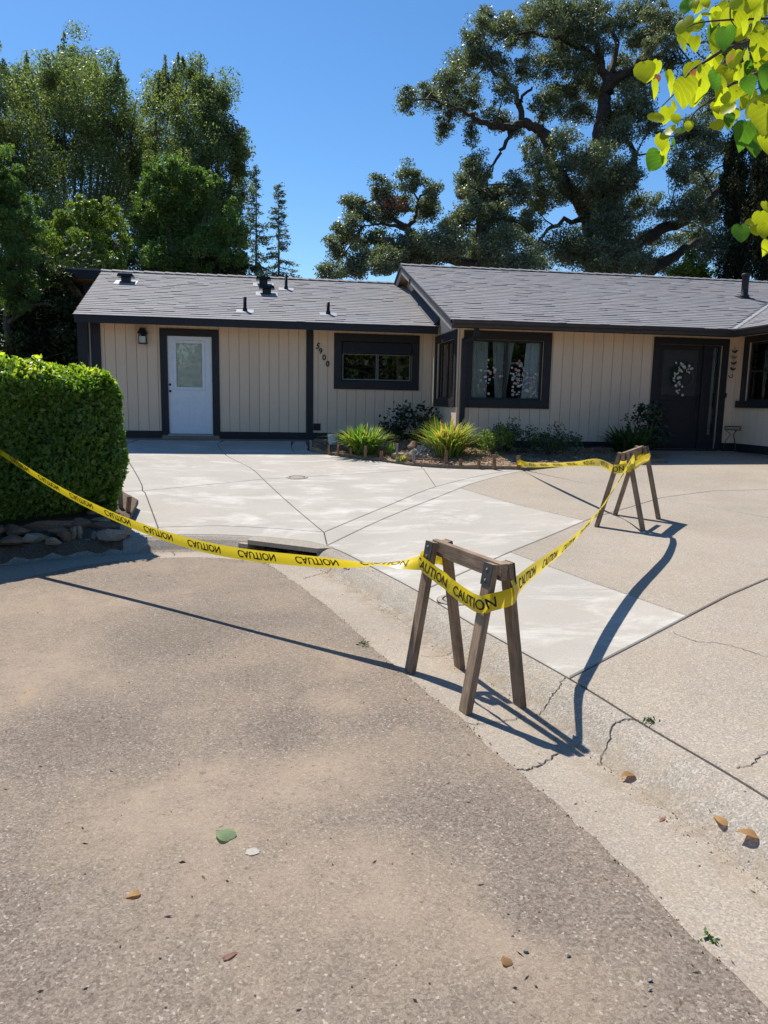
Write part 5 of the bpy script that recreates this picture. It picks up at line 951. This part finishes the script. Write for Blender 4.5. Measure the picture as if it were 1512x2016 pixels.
wrap(A_, B_, gz, .66, 0, [0] * 9, [.5], [(.75, b, -.01), (.2, b, -.03), (-.05, b * .9, -.035), (-.08, .0, -.02), (-.03, -b, .0), (.5, -b * 1.02, .02), (1.02, -b, .03), (1.06, 0, .03), (1.02, b * .9, .03)])
tape_run('wrap', [(2.13, 11.83, .645), (2.165, 11.80, .65), (2.20, 11.83, .645), (2.19, 11.87, .62), (2.2, 11.82, .57)], [0, 0, 0, 0, 0], text=False, width=.07)

# ------------------------------------------------------------------ wreath, chime, plant stand
x, y = hw(-.03, -.04); wr = empty('wreath', (x, y, 2.17), YAW); tag(wr, 'white flowered half wreath on the dark front door', 'wreath')
m = MB(); m.tube([(.21 * math.cos(a), 0, .21 * math.sin(a)) for a in np.linspace(0, 2 * math.pi, 33)], .012, 6, False); m.build('twig_ring', MAT['twig'], wr)
a = RNG.random(520) * 2.9 + .9; rr = .21 + RNG.normal(size=520) * .045; leaves('greenery', np.stack([rr * np.cos(a), -.02 + RNG.normal(size=520) * .025, rr * np.sin(a)], 1), .05, MAT['fern'], wr)
m = MB()
MAT['petal'] = paint('white_petal', (.62, .6, .56), .7)
for k in range(46):
    a_ = random.uniform(.8, 3.9); r_2 = .21 + random.gauss(0, .05); c = (r_2 * math.cos(a_), -.055 + random.gauss(0, .012), r_2 * math.sin(a_)); 
    if k > 36: c = (-.14 + random.gauss(0, .05), -.05, -.22 + random.gauss(0, .08))
    q = random.uniform(.014, .028)
    for j in range(5): w = j * 1.257 + k; m.quad((c[0], c[1], c[2]), (c[0] + q * math.cos(w - .5), c[1] - .006, c[2] + q * math.sin(w - .5)), (c[0] + q * 1.3 * math.cos(w), c[1] - .004, c[2] + q * 1.3 * math.sin(w)), (c[0] + q * math.cos(w + .5), c[1] - .006, c[2] + q * math.sin(w + .5)))
tag(m.build('flowers', MAT['petal'], wr), kind='stuff')
x, y = hw(1.0, -.09); ch = empty('wind_chime', (x, y, 2.24), YAW); tag(ch, 'hanging bird and scroll ornament on the wall right of the front door', 'wind chime')
MB().tube([(0, 0, .02), (0, 0, .56)], .004, 6).build('cord', MAT['black'], ch)
for k in range(4):
    z = .1 + k * .115; s2 = 1 if k % 2 else -1; m = MB(); m.tube([(-.06 * s2, 0, z + .03), (-.03 * s2, 0, z + .005), (.02 * s2, 0, z), (.05 * s2, 0, z + .03), (.075 * s2, 0, z + .035)], [.004, .02, .026, .018, .003], 7); m.build('bird', MAT['bracket' if k != 2 else 'rawwood'], ch)
m = MB(); m.tube([(.09 * math.cos(q) * (1 - q / 9) - .02, 0, -.02 + .09 * math.sin(q) * (1 - q / 9)) for q in np.linspace(3, 8, 18)], .008, 6); m.build('scroll', MAT['black'], ch)
x, y = hw(.97, -.3); ps = empty('plant_stand', (x, y, tz(x, y)), YAW); tag(ps, 'empty rusty wire plant stand right of the front door', 'plant stand')
MAT['rust'] = paint('rusty_iron', (.07, .05, .04), .7, .3)
m = MB(); m.tube([(.15 * math.cos(q), .15 * math.sin(q), .52) for q in np.linspace(0, 6.2832, 25)], .007, 6, False); m.tube([(.15 * math.cos(q), .15 * math.sin(q), .45) for q in np.linspace(0, 6.2832, 25)], .006, 6, False)
for k in range(16): q = k * .3927; m.tube([(.15 * math.cos(q), .15 * math.sin(q), .45), (.15 * math.cos(q + .2), .15 * math.sin(q + .2), .52)], .004, 5)
m.build('basket_ring', MAT['rust'], ps)
for k in range(3): q = k * 2.094 + .5; MB().tube([(.14 * math.cos(q), .14 * math.sin(q), .45), (.03 * math.cos(q), .03 * math.sin(q), .36), (.1 * math.cos(q), .1 * math.sin(q), .25), (.15 * math.cos(q), .15 * math.sin(q), .1), (.14 * math.cos(q), .14 * math.sin(q), 0)], .007, 6).build('leg', MAT['rust'], ps)
# pots on the sill inside the left window
for k, (u, z, mt, lab) in enumerate(((-6.45, 2.345, 'stoneC', 'tan pot on the shelf inside the left window'), (-6.12, 2.345, 'pot', 'white pot on the shelf inside the left window'), (-6.42, 2.02, 'terra', 'teal glazed pot low inside the left window'), (-5.72, 2.345, 'pot', 'small white pot right of the mullion inside the left window'), (-5.35, 2.02, 'pot', 'white pot low at the right inside the left window'))):
    x, y = hw(u, 2.38); e = empty('flower_pot', (x, y, z)); tag(e, lab, 'flower pot', 'pots inside the left window'); MB().lathe([(.04, 0), (.055, .1), (.06, .1), (.06, .115), (.05, .115)], n=16).build('pot', MAT[mt], e, True)
    leaves('leaves', ell_points((0, -.02, .17), (.12, .06, .1), 120, 10), .06, MAT['bright'], e)

# ------------------------------------------------------------------ overhanging branch with big heart-shaped leaves
def leafmesh(seed, curl):
    rg = random.Random(seed); out = [(0, 0), (.16, -.06), (.34, .02), (.45, .2), (.44, .42), (.33, .66), (.16, .86), (0, 1.02)]; V = []; n = len(out)
    for k, (x, y) in enumerate(out): V.append((0, out[0][1] + 1.02 * k / (n - 1), -curl * (k / (n - 1)) ** 2))
    for sg_ in (1, -1):
        for k, (x, y) in enumerate(out):
            xx = x * .5; V.append((sg_ * xx, (y + 1.02 * k / (n - 1)) / 2, .07 * x - curl * max(y, 0) ** 2 + rg.gauss(0, .008)))
        for k, (x, y) in enumerate(out): V.append((sg_ * x, y, .2 * x * (1 - .9 * abs(x)) - curl * max(y, 0) ** 2 - .12 * x * x + rg.gauss(0, .018)))
    F = []
    for s_i in (0, 1):
        b0_ = n + s_i * 2 * n
        for k in range(n - 1):
            q1 = (k, k + 1, b0_ + k + 1, b0_ + k); q2 = (b0_ + k, b0_ + k + 1, b0_ + n + k + 1, b0_ + n + k)
            for q in (q1, q2): F.append(q if s_i == 0 else tuple(reversed(q)))
    me = bpy.data.meshes.new('leaf'); me.from_pydata(V, [], F); me.update(); me.polygons.foreach_set('use_smooth', [True] * len(F)); return me
def m_bigleaf(name, c, tc):
    t = NT(name); info = t.N('ObjectInfo'); co = t.coord((1, 1, 1)); v = t.ramp(info.outputs['Random'], [(0, g(.75)), (1, g(1.2))]); base = t.mix(1, c, v, 'MULTIPLY')
    w = t.N('TexWave', _Scale=3.2, _Distortion=1.0, bands_direction='DIAGONAL'); t.L(co, w.inputs[0]); base = t.mix(t.ramp(w.outputs['Fac'], [(.8, g(0)), (1, g(.25))]), base, (c[0] * 1.8, c[1] * 1.5, c[2] * 1.6))
    base = t.mix(t.ramp(t.noise(co, 4, 4), [(.6, g(0)), (.75, g(.35))]), base, (.3, .26, .04))
    t.base(base); t.rough(.45, .35); tr = t.N('BsdfTranslucent'); t.L(t.mix(1, base, tc, 'MULTIPLY'), tr.inputs[0]); mx = t.N('MixShader'); mx.inputs[0].default_value = .62
    t.L(t.b.outputs[0], mx.inputs[1]); t.L(tr.outputs[0], mx.inputs[2]); t.L(mx.outputs[0], t.out.inputs[0]); return t.m
LM_ = [m_bigleaf('lime_leaf', (.2, .25, .02), (2.3, 2.2, .6)), m_bigleaf('green_leaf', (.06, .14, .025), (1.8, 2.0, .8)), m_bigleaf('russet_leaf', (.22, .1, .05), (1.4, 1.2, 1))]
LMESH = [[leafmesh(10 * k + j, .12 + .14 * j) for j in range(4)] for k in range(3)]
for k in range(3):
    for q in LMESH[k]: q.materials.append(LM_[k])
tw = empty('lime_leaved_tree', (4.75, 3.2, tz(4.75, 3.2) - .08)); tag(tw, 'near tree whose lime green heart-shaped leaves hang into the top right', 'tree'); two = np.array(tw.location)
LF_ = [(905, 60, 110), (960, 30, 80), (1040, 20, 80), (1000, 50, 70), (890, 200, 150), (960, 210, 110), (880, 310, 110), (960, 310, 90), (1060, 130, 120), (1010, 170, 70), (1100, 260, 150, 1), (1180, 280, 150, 1), (1140, 80, 90, 2), (1190, 60, 80), (1290, 100, 230), (1240, 230, 240), (1370, 110, 200), (1430, 60, 180), (1440, 170, 160), (1400, 230, 120), (610, 520, 160), (690, 500, 120), (690, 630, 120), (810, 565, 140), (900, 650, 180), (960, 700, 110), (1040, 590, 220), (1090, 590, 150, 1), (1150, 560, 200), (1080, 450, 100), (1120, 450, 80), (1240, 430, 120), (1330, 470, 200), (1430, 330, 160), (1440, 450, 140), (1260, 640, 130), (1350, 600, 120), (1390, 690, 140), (1320, 720, 110), (1160, 800, 140), (1210, 780, 120), (1240, 820, 110), (820, 750, 90), (760, 820, 110), (690, 860, 130), (830, 850, 80), (790, 930, 90), (850, 940, 90), (920, 900, 70), (730, 1010, 110), (760, 1060, 110), (660, 1150, 160), (730, 1140, 100), (810, 1020, 60), (1400, 780, 180), (1440, 860, 250), (1320, 950, 180, 1), (1400, 1010, 180, 1), (1460, 1000, 160), (1290, 1660, 140), (1370, 1600, 100), (1430, 1570, 130), (1400, 1640, 90), (1450, 1640, 110), (1470, 1480, 100), (1480, 1750, 100), (1475, 1540, 90), (1350, 20, 160), (1270, 20, 120), (1200, 150, 140), (1480, 600, 160), (1470, 760, 160), (1300, 560, 120), (1180, 690, 110), (980, 620, 120, 1), (1500, 300, 180), (1530, 130, 200), (1560, 500, 200), (1540, 850, 200), (700, 560, 60, 2), (960, 530, 60, 2), (1220, 420, 60, 2), (1560, 1600, 160), (1580, 1100, 200)]
LF_ += [(q[0] + random.gauss(0, 55), q[1] + random.gauss(0, 45), q[2] * .75) for q in LF_ if q[0] > 1000 and q[1] < 1100 and len(q) == 3]
for e_ in LF_:
    x_, y_, L_ = e_[:3]; kd = e_[3] if len(e_) > 3 else (1 if random.random() < .12 else 0); dep = random.uniform(2.55, 3.15); c = at(1100 + x_ / 3.6, y_ / 3.6, dep); sz = L_ / 3.6 * dep / FPX * 1.05
    o = link('leaf', LMESH[kd][random.randrange(4)], None, tw); ydir = Vector((random.gauss(0, .3), random.gauss(0, .3), -1)).normalized(); nrm_ = Vector((random.gauss(0, .55), -1, random.gauss(.25, .45))); nrm_ = (nrm_ - ydir * nrm_.dot(ydir)).normalized(); xd = ydir.cross(nrm_)
    if random.random() < .5: nrm_ = -nrm_; xd = -xd
    p = Vector(c - two) - ydir * sz * .5
    o.matrix_local = Matrix([[xd[0] * sz, ydir[0] * sz, nrm_[0] * sz, p[0]], [xd[1] * sz, ydir[1] * sz, nrm_[1] * sz, p[1]], [xd[2] * sz, ydir[2] * sz, nrm_[2] * sz, p[2]], [0, 0, 0, 1]])
b4 = lambda P, r0, r1, nm='twig': (lambda Q: MB().tube(Q, [r0 + (r1 - r0) * k / (len(Q) - 1) for k in range(len(Q))], 6).build(nm, MAT['twig'], tw, True))(spline([at(1100 + x_ / 3.6, y_ / 3.6, d_) - two for x_, y_, d_ in P], 5))
b4([(2300, 300, 3.0), (1483, 250, 2.95), (1340, 300, 2.9), (1170, 355, 2.85), (1050, 430, 2.85), (930, 510, 2.8), (860, 620, 2.8), (730, 755, 2.8)], .011, .002, 'branch'); b4([(2300, 560, 2.9), (1483, 520, 2.85), (1350, 560, 2.85), (1220, 600, 2.8), (1100, 700, 2.8), (970, 790, 2.8), (870, 945, 2.8), (730, 970, 2.8)], .009, .0015, 'branch'); b4([(1700, 100, 2.9), (1483, 130, 2.9), (1220, 140, 2.85), (1000, 160, 2.8), (900, 200, 2.8)], .006, .0015); b4([(1700, 1650, 2.9), (1483, 1640, 2.9), (1320, 1590, 2.85)], .004, .0012); b4([(1650, 700, 2.9), (1480, 610, 2.9), (1300, 690, 2.85)], .004, .0015); b4([(1225, -30, 2.85), (1215, 120, 2.85), (1260, 200, 2.85)], .004, .0015); b4([(1480, 270, 2.9), (1380, 300, 2.9), (1360, 360, 2.9)], .004, .002)
q0 = Vector(at(1100 + 2300 / 3.6, 300 / 3.6, 3.0) - two); q1 = Vector(at(1100 + 2300 / 3.6, 560 / 3.6, 2.9) - two)
MB().tube([(0, 0, -.2), (.05, .05, 1.2), (0, 0, 2.4), (-.1, -.1, 3.6), (-.2, 0, 5)], [.12, .1, .085, .06, .02], 9).build('trunk', MAT['bark2'], tw, True)
MB().tube([(0, 0, 2.3), (q0 + Vector((0, 0, 2.3))) / 2 + Vector((0, 0, .2)), q0], [.03, .018, .011], 7).build('limb', MAT['bark2'], tw, True); MB().tube([(0, 0, 2.1), (q1 + Vector((0, 0, 2.1))) / 2 + Vector((0, 0, .1)), q1], [.025, .014, .009], 7).build('limb', MAT['bark2'], tw, True)
q2 = Vector(at(1100 + 1700 / 3.6, 1650 / 3.6, 2.9) - two); MB().tube([(0, 0, 1.7), q2], [.014, .004], 6).build('limb', MAT['bark2'], tw, True); q3 = Vector(at(1100 + 1700 / 3.6, 100 / 3.6, 2.9) - two); MB().tube([q0, q3], [.01, .006], 6).build('limb', MAT['bark2'], tw, True); q4 = Vector(at(1100 + 1650 / 3.6, 700 / 3.6, 2.9) - two); MB().tube([q1, q4], [.008, .004], 6).build('limb', MAT['bark2'], tw, True)

# ------------------------------------------------------------------ fallen leaves, pebbles, weeds on the street
MAT['dead'] = m_bigleaf('dead_leaf', (.5, .33, .15), (1, .8, .5)); MAT['pinkleaf'] = m_bigleaf('pink_leaf', (.5, .3, .24), (1, .8, .7)); MAT['palegreen'] = m_bigleaf('pale_green_leaf', (.38, .52, .3), (1, 1, .7))
def fallen(x, y, s, mat, rz, label, curl=.5, tilt=.0, narrow=1, lift=.0):
    me = leafmesh(int(abs(x * 1000)), curl); me.materials.append(MAT[mat]); o = link('fallen_leaf', me); o.location = (x, y, gz((x, y)) + .003 + lift); o.scale = (s * narrow, s, s); o.rotation_euler = (math.atan(curl) * .95, .06, rz); tag(o, label, 'leaf', 'leaves fallen on the street'); return o
fallen(-.53, 2.44, .075, 'palegreen', .9, 'curled pale green leaf lying on the asphalt beside a white spot', .45, .6, 1.1, .0); fallen(-.76, 2.145, .04, 'dead', 2.2, 'small tan leaf on the asphalt, lower left', .5, .4); fallen(-.43, 1.866, .045, 'pinkleaf', -.9, 'narrow pink leaf on the asphalt near the bottom edge', .1, 0, .45)
fallen(1.10, 2.99, .055, 'dead', 1.9, 'dry brown leaf in the gutter, farthest of three', .6, .5); fallen(1.31, 2.56, .06, 'dead', .4, 'crumpled brown leaf in the gutter touching a yellow one', .55, .4); fallen(1.37, 2.46, .065, 'fallen2' if 'fallen2' in MAT else 'dead', 1.2, 'yellow-brown leaf in the gutter nearest the right edge', .4, .3); fallen(.373, 1.856, .035, 'dead', .3, 'tiny tan leaf on the asphalt, bottom middle', .3, .2); fallen(1.12, 2.68, .045, 'pinkleaf', 2.4, 'narrow pinkish leaf in the gutter between the brown leaves', .1, 0, .35)
for k, (x, y, s, lab) in enumerate(((.433, 1.913, .010, 'light pebble on the asphalt, bottom middle'), (.551, 1.896, .009, 'grey pebble right of the light one'), (.754, 1.81, .009, 'dark pebble near the gutter edge, upper of two'), (.742, 1.777, .008, 'dark pebble near the gutter edge, lower of two'))):
    o = link('pebble', rockmesh(200 + k, s, s * .8, s * .7), MAT['stoneB']); o.location = (x, y, gz((x, y)) + s * .4); tag(o, lab, 'pebble', 'pebbles on the asphalt')
for k, (x, y, n_, r_, lab) in enumerate(((1.004, 1.993, 16, .024, 'tiny weed in the seam between asphalt and gutter'), (1.26, 3.27, 26, .035, 'small green weed in the curb crack'), (-.34, 6.62, 40, .06, 'tiny green weed in the gutter near the storm drain'), (-.112, 4.6, 30, .04, 'tiny dry weed at the asphalt edge behind the near sawhorse'))):
    e = empty('weed', (x, y, gz((x, y)) + .002)); tag(e, lab, 'weed', 'weeds in the street seams'); leaves('leaves', np.column_stack([RNG.normal(size=(n_, 2)) * r_ * .6, RNG.random(n_) * r_ * .5]), .022, MAT['fern' if k else 'feather'], e, flat=1)
# loose grit and dirt gathered along the gutter line and the asphalt edge
gr = []
for k in range(len(CBs)):
    if CBs[k][1] < .8 or CBs[k][0] < -3.9: continue
    for j in range(34):
        w_ = random.choice((.26 + random.gauss(.02, .03), gw[k] + random.gauss(0, .015))); q = CBs[k] + nin[k] * w_ + tang[k] * random.uniform(-.08, .08); gr.append((q[0], q[1]))
gr = np.array(gr); gzv = np.array([np.interp(-s_, [0, .016, .06, .12, .18, .225, .26, .32, .5, .69, .71], [.13, .128, .125, .098, .05, .012, -.003, -.002, .01, .022, .034]) for s_ in sdist(gr)])
n = len(gr); gzv = np.where(-sdist(gr) > .7, zroad(gr), gzv); P0 = np.column_stack([gr, gzv + .001]); r0 = .0012 + RNG.random(n) ** 4 * .006; a = RNG.random(n) * 6.28
tri = [P0 + np.stack([np.cos(a + k * 2.09) * r0, np.sin(a + k * 2.09) * r0, -.002 * np.ones(n)], 1) for k in range(3)]; tip = P0 + np.stack([0 * a, 0 * a, r0 * .9], 1)
V = np.stack([tri[0], tri[1], tip, tri[1], tri[2], tip, tri[2], tri[0], tip], 1).reshape(-1, 3)
MAT['grit'] = leafmat('grit', [(.12, .08, .05), (.28, .18, .1), (.4, .29, .18), (.2, .18, .16)], .0, .9, .2, (1, 1, 1))
tag(link('grit', fast_mesh('grit', V, 3, np.repeat(RNG.random(n), 3)), MAT['grit']), 'tan grit and dirt gathered along the gutter line', 'grit', kind='stuff')

# tan silt settled along the gutter flow line, and a splash of white paint on the asphalt
def m_silt():
    t = NT('silt'); co = t.coord(); n_ = t.noise(co, 9, 6, .7, .4); t.base(t.ramp(t.noise(co, 120, 3), [(.3, (.34, .26, .18)), (.7, (.45, .36, .26))])); t.rough(.95, .1)
    uv = t.N('Attribute', attribute_name='rnd'); f = t.mix(1, t.ramp(n_, [(.42, g(0)), (.7, g(.6))]), uv.outputs['Color'], 'MULTIPLY'); tr = t.N('BsdfTransparent'); mx = t.N('MixShader'); t.L(f, mx.inputs[0]); t.L(tr.outputs[0], mx.inputs[1]); t.L(t.b.outputs[0], mx.inputs[2]); t.L(mx.outputs[0], t.out.inputs[0]); return t.m
MAT['silt'] = m_silt(); MAT['grit2'] = leafmat('scrap', [(.03, .022, .018), (.07, .05, .035), (.2, .13, .07), (.4, .3, .18)], .0, .9, .2, (1, 1, 1))
def silt(offs, par, lift=.0025):
    V = []; W = []; idx = [k for k in range(len(CBs)) if CBs[k][1] > .6 and CBs[k][0] > -3.9]
    for k in idx:
        for o_, w_ in zip(offs(k), (0, .8, 1, .8, 0)): q = CBs[k] + nin[k] * o_; V.append((q[0], q[1], float(np.interp(o_, [.016, .06, .12, .18, .225, .26, .32, .5, .69, .7, .72, 1.2], [.129, .126, .099, .051, .013, -.001, -.001, .011, .0225, .031, .036, .036])) + lift)); W.append(w_)
    o = mk('silt', V, [(5 * i + j, 5 * i + j + 1, 5 * i + 6 + j, 5 * i + 5 + j) for i in range(len(idx) - 1) for j in range(4)], MAT['silt'], par); a = o.data.attributes.new('rnd', 'FLOAT', 'POINT'); a.data.foreach_set('value', W); return o
silt(lambda k: (.17, .215, .26, .32, .42), gut)
P = [(-.438 + (.021 + random.uniform(-.003, .003)) * math.cos(q) * 1.2, 2.368 + (.021 + random.uniform(-.003, .003)) * math.sin(q)) for q in np.linspace(0, 6.28, 22)[:-1]]
mk('paint_spot', [(*p, gz(p) + .0025) for p in P], [tuple(range(len(P)))], MAT['new_conc'], bpy.data.objects['road'])

# small scraps of twig and leaf scattered over the street
n = 420; q = np.column_stack([RNG.random(n) * 4.2 - 2.6, 1.4 + RNG.random(n) ** 1.6 * 5.2]); sd0 = sdist(q); q = q[sd0 < -.02]; n = len(q); sd0 = sdist(q)
zz = np.array([np.interp(-v, [0, .016, .06, .12, .18, .225, .26, .32, .5, .69, .71], [.13, .128, .125, .098, .05, .012, -.003, -.002, .01, .022, .03]) for v in sd0]); zz = np.where(-sd0 > .7, zroad(q), zz) + .002
ang = RNG.random(n) * 6.28; L = .003 + RNG.random(n) ** 3 * .016; W = .0015 + RNG.random(n) * .003; d = np.stack([np.cos(ang), np.sin(ang), 0 * ang + RNG.normal(size=n) * .2], 1); w = np.stack([-np.sin(ang), np.cos(ang), RNG.normal(size=n) * .4], 1); c = np.column_stack([q, zz])
tag(link('street_litter', fast_mesh('street_litter', np.stack([c - d * L[:, None], c + w * W[:, None], c + d * L[:, None], c - w * W[:, None]], 1).reshape(-1, 3), 4, RNG.random(n) ** 2), MAT['grit2']), 'tiny scraps of twig and dry leaf scattered over the asphalt', 'litter', kind='stuff')
